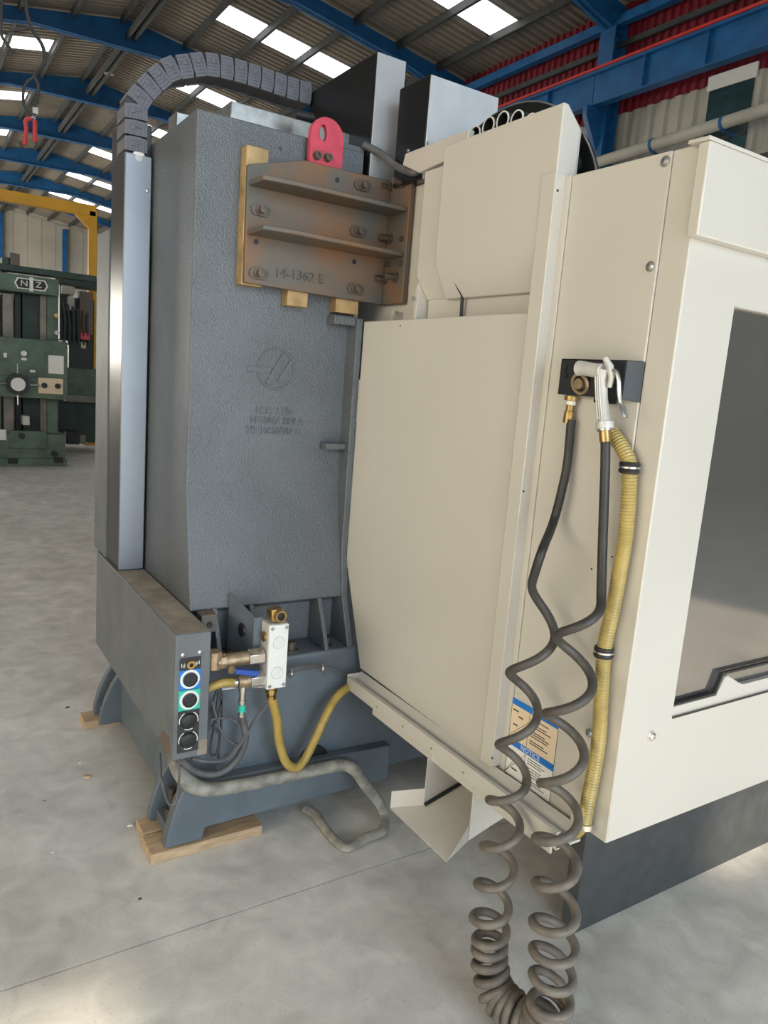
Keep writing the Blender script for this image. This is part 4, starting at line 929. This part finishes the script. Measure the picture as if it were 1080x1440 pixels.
# pick start phase so that the bend meets the left leg
allp = topL+La+bend+Ra[::-1]+topR[::-1]
def relax(p, n=1):
    for _ in range(n): p = [p[0]]+[(p[i-1]+p[i]*2+p[i+1])/4 for i in range(1, len(p)-1)]+[p[-1]]
    return p
allp = relax(allp, 2)
for q in allp: q.z = max(q.z, .012)
MB().tube(allp, .0105, 10).build('coiled_hose', M_hose, None, label='dusty black coiled air hose hanging from the gun holder to the floor', cat='hose')
# ------------------------------------------------------------------ green boring machine and what stands round it
YG = 11.1
gm = thing('milling_machine', (1.35, 11.6, 0), 'old green milling machine with round dial standing across the hall', 'machine')
G = lambda *q: PY(YG, *q)
def gb(name, m_, qa, qb, dy0=0., dy1=.6, par=None, bev=.008, yy=None):
    y = (yy or YG); A, B = PY(y+dy0, *qa), PY(y+dy0, *qb); xm_ = (max(qa[0], 0)+min(qb[0], 135))/2
    A.z, B.z = PY(y+dy0, xm_, qa[1]).z, PY(y+dy0, xm_, qb[1]).z
    return bx(name, m_, (min(A.x,B.x), y+dy0, min(A.z,B.z)), (max(A.x,B.x), y+dy1, max(A.z,B.z)), par or gm, bev)
E_ = PY(YG, -40, 500).x
base = gb('base', M_grn, (-60,610), (92,648), 0, 1.2); bb_ = gb('base_plinth', M_grn, (-60,645), (94,658), -.05, 1.3); 
for o__ in (bb_,): 
    pass
gb('base_drawer', M_grn, (13,606), (66,631), -.02, .02, base); 
for q in ((30,613),(76,638)): 
    p = G(*q); MB().cyl(p, p-V((0,.04,0)), .04, n=16).build('base_knob', M_black, base)
gb('base_slot', M_black, (11,645), (25,652), -.06, 0, base); gb('base_slot', M_black, (76,644), (89,651), -.06, 0, base)
gb('base_label', M_white, (-4,604), (9,619), -.01, 0, base)
for a_, b_, m_ in ((-40,2,M_grn),(3,20,M_grnl),(56,66,M_grnl),(66,82,M_grn)):
    gb('upright', m_, (a_,412), (b_,610), .05, .5)
gb('inner_column', M_grnd, (31,412), (57,610), .2, .6); gb('inner_column', M_black, (20,412), (31,610), .22, .6)
hd_ = gb('head_beam', M_grn, (-60,388), (83,412), -.15, .6)
p = PY(YG-.15, 44, 400); em_ = MB(); MB().prism([p+V((dx,-.006,dz)) for dx, dz in ((-.20,0),(-.165,-.068),(.165,-.068),(.20,0),(.165,.068),(-.165,.068))], (0,.012,0)).build('plate_rim', M_white, hd_); em_.prism([p+V((dx,-.01,dz)) for dx, dz in ((-.15,0),(-.12,-.045),(.12,-.045),(.15,0),(.12,.045),(.12,.045),(-.12,.045))][:0] or [p+V((dx,-.01,dz)) for dx, dz in ((-.18,0),(-.15,-.055),(.15,-.055),(.18,0),(.15,.055),(-.15,.055))], (0,.012,0))
eb_ = em_.build('maker_plate', M_ink, gm)
MB().box(p+V((-.022,-.016,-.085)), p+V((.022,0,.085))).build('plate_bar', M_white, eb_)
text('plate_letter', 'N', .10, M_white, eb_, p+V((-.085,-.013,0)), FACE_Y, .003, 1.2); text('plate_letter', 'Z', .10, M_white, eb_, p+V((.085,-.013,0)), FACE_Y, .003, 1.2)
gb('top_rail', M_grnd, (-60,379), (136,388), -.05, .15)
gb('motor', M_rust, (14,356), (28,381), 0, .25); gb('motor', M_grnd, (3,361), (13,381), 0, .25)
sad = gb('saddle', M_grn, (-60,477), (95,531), -.30, .45); sal = gb('saddle_apron', M_grn, (-60,531), (95,560), -.34, .45)
gb('dial_plate', M_cream, (54,532), (89,554), -.36, -.33, sal); 
for q in ((62,542),(81,543)):
    p = PY(YG-.36, *q); MB().cyl(p, p-V((0,.03,0)), .035, n=16).build('dial_knob', M_black, sal)
p = PY(YG-.36, 24, 540); MB().cyl(p, p-V((0,.10,0)), .135, n=28).build('hand_wheel', M_black, sal); MB().cyl(p-V((0,.10,0)), p-V((0,.12,0)), .085, n=24).build('wheel_boss', M_white, sal)
for an in (0, 90, 180, 270):
    d_ = V((math.cos(rad(an)),0,math.sin(rad(an)))); MB().tube([p-V((0,.07,0))+d_*.1, p-V((0,.09,0))+d_*.26], .012, 8).build('wheel_spoke', M_steel, sal)
gb('spec_sheet', M_white, (68,500), (90,526), -.31, -.29, sad); gb('small_plate', M_white, (42,520), (50,524), -.31, -.29, sad); gb('small_plate', M_white, (5,496), (10,503), -.31, -.29, sad)
p = PY(YG-.30, 33, 497); MB().cyl(p, p-V((0,.05,0)), .035, n=16).build('push_button', M_white, sad); gb('small_plate', M_white, (30,503), (38,507), -.31, -.29, sad)
for q in ((78,444),(79,468)):
    p = PY(YG+.05, *q); MB().cyl(p, p-V((0,.06,0)), .03, n=12).build('indicator', M_brass if q[1] < 450 else M_block, gm)
gb('foot_pedal', M_block, (32,585), (42,598), -.1, .1)
# second machine beyond it
YG2 = 12.6
g2 = thing('drilling_machine', (2.5, 12.9, 0), 'dark green machine with motor and cables behind the dial machine', 'machine')
def g2b(name, m_, qa, qb, d0_=0., d1_=.5): return gb(name, m_, qa, qb, d0_, d1_, g2, .01, YG2)
g2b('base', M_grnd, (66,563), (150,622), 0, 1.0); g2b('table', M_grn, (90,518), (150,560), -.1, .9); g2b('table_edge', M_grnl, (92,556), (150,566), -.15, .9)
g2b('column', M_grnd, (96,420), (132,520), .1, .5); g2b('head', M_rust, (112,410), (131,470), -.1, .4); g2b('motor', M_black, (97,480), (131,519), -.1, .35)
g2b('gear_box', M_black, (84,398), (97,478), 0, .3); g2b('belt_guard', M_wallg, (87,402), (105,414), -.1, .05); g2b('belt_guard', M_wallg, (95,417), (105,436), -.1, .05)
g2b('arm', M_grnd, (78,388), (150,404), .1, .4); g2b('control_box', M_redpl, (113,468), (127,478), -.15, 0); g2b('name_plate', M_cream, (114,481), (121,490), -.12, -.09)
for k in range(6):
    q0 = PY(YG2-.12, 88+k*7, 425+k*3); MB().tube(crv([q0, PY(YG2-.15, 92+k*6, 455), PY(YG2-.12, 90+k*7, 485)]), .018, 6).build('hanging_hose', M_cabled, g2)
for k in range(4): g2b('spindle', M_steel, (97+k*6,440), (99+k*6,476), -.13, -.08)
p = PY(YG2, 105, 617); 
g2b('chip_bin', M_black, (93,608), (112,625), -.5, -.1); g2b('lamp', M_grnl, (112,612), (121,624), -.45, -.2)
# yellow gantry
YY = 14.0
yg = thing('gantry_crane', (2.75, YY, 0), 'yellow steel gantry frame standing behind the green machines', 'gantry')
a, b, c = PY(YY, -60, 259), PY(YY, 122, 299), PY(YY, 129, 430)
A_ = PY(YY, 0, 272); B_ = PY(YY, 122, 298)
hz_ = (A_.z+B_.z)/2
MB().box((A_.x-2.2, YY-.06, hz_-.09), (c.x+.05, YY+.06, hz_+.09)).build('beam', M_yellow, yg, .01)
MB().box((c.x-.065, YY-.06, 0), (c.x+.065, YY+.06, hz_)).build('leg', M_yellow, yg, .01)
MB().box((c.x-2.9, YY-.06, 0), (c.x-2.77, YY+.06, hz_)).build('leg', M_yellow, yg, .01)
MB().prism([V((c.x-.3,YY-.05,hz_-.08)), V((c.x,YY-.05,hz_-.35)), V((c.x,YY-.05,hz_-.08))], (0,.1,0)).build('knee_brace', M_yellow, yg, .005)
MB().box((c.x-.13, YY-.1, 0), (c.x+.13, YY+.1, .03)).build('foot_plate', M_yellow, yg)
# hanging wires with red clamps
YH = 8.0
H = lambda *q: PY(YH, *q)
hw_ = thing('hanging_clamps', H(45,215), 'pair of red-handled cable clamps dangling from a wire below the roof', 'clamp')
zt1 = [H(38,-160), H(38,-60), H(36,5), H(45,40), H(60,65), H(62,88), H(48,105), H(54,122), H(48,150)]
MB().tube(crv(zt1), .016, 6).build('wire', M_cabled, hw_)
MB().tube(crv([H(48,108), H(35,120), H(33,145), H(42,158), H(50,162)]), .012, 6).build('wire', M_cabled, hw_)
MB().box(H(46,160)-V((0,.03,0)), H(53,153)+V((0,.03,0))).build('junction', M_block, hw_)
for pts in (((50,161),(44,166),(36,170),(37,182),(34,204)), ((46,161),(49,168),(49,182),(49,200))):
    MB().tube(crv([H(*q) for q in pts[:2]]), .012, 6).build('clamp_jaw', M_steel, hw_)
    MB().tube(crv([H(*q) for q in pts[1:]]), [.012]+[.020]*(3*8-8-0) if len(pts) < 5 else [.012]+[.020]*(3*8), 8).build('clamp_handle', M_redpl, hw_)
for pts in (((28,198),(30,206),(33,207)), ((50,200),(53,208))):
    MB().tube(crv([H(*q) for q in pts]), .010, 6).build('wire_end', M_cabled, hw_)
MB().tube(crv([H(2,-120), H(2,10), H(1,45), H(10,62), H(20,75)]), .013, 6).build('dangling_wire', M_cabled, None, label='dark wire dangling from the blue roof beam in a loose curve', cat='wire')
MB().tube(crv([H(1,46), H(20,43), H(42,40)]), .007, 6).build('dangling_wire', M_cabled, None, label='thin wire strung between the two dangling wires', cat='wire')
# pendant lamp under the roof
for yy_ in range(60, 400):
    p = PY(yy_/10, 153, 104)
    if p.z > zr(p.x)-.6: break
lp = thing('pendant_lamp', p, 'small bell-shaped lamp hanging under the corrugated roof', 'lamp')
MB().lathe(p, (0,0,1), [(0,.17),(.06,.16),(.18,.10),(.26,.05),(.34,.04)], 18).build('lamp_shade', M_steel, lp); MB().cyl(p+V((0,0,.34)), V((p.x,p.y,zr(p.x)-.05)), .015, n=6).build('lamp_rod', M_purl, lp)
# specks of litter on the floor
lit = [((28,1108),.018,'tan'),((113,1073),.007,'white'),((183,1161),.012,'white'),((74,1199),.006,'white'),((62,1126),.004,'dark'),((95,995),.010,'dark'),((197,1264),.007,'dark')]
lab = {('tan',0):'flat tan scrap lying on the bare concrete floor', ('white',0):'tiny white chip near the machine bed side', ('white',1):'thin white sliver beside the front wooden plank', ('white',2):'tiny white crumb in the open concrete area', ('dark',0):'single dark pebble left of the bed', ('dark',1):'dark crumbs of dirt near the rear bed foot', ('dark',2):'small dark clod close to the floor joint'}
cnt = {}
for q, s, kind in lit:
    if q == (28,1108): q = (122,1093)
    c = PZ(0, *q); k = cnt.get(kind, 0); cnt[kind] = k+1
    m_ = MB(); N_ = 7; pts = [c+V((math.cos(i*2*math.pi/N_)*s*random.uniform(.6,1.3), math.sin(i*2*math.pi/N_)*s*random.uniform(.4,.9), 0)) for i in range(N_)]
    m_.hull(pts, [p.lerp(c, .35)+V((0,0,s*.35)) for p in pts])
    m_.build({'tan':'cardboard_scrap','white':'plastic_chip','dark':'dirt_clod'}[kind], {'tan':M_wood,'white':M_white,'dark':M_purl}[kind], None, label=lab[(kind,k)], cat='debris', group='bits of debris on the floor')
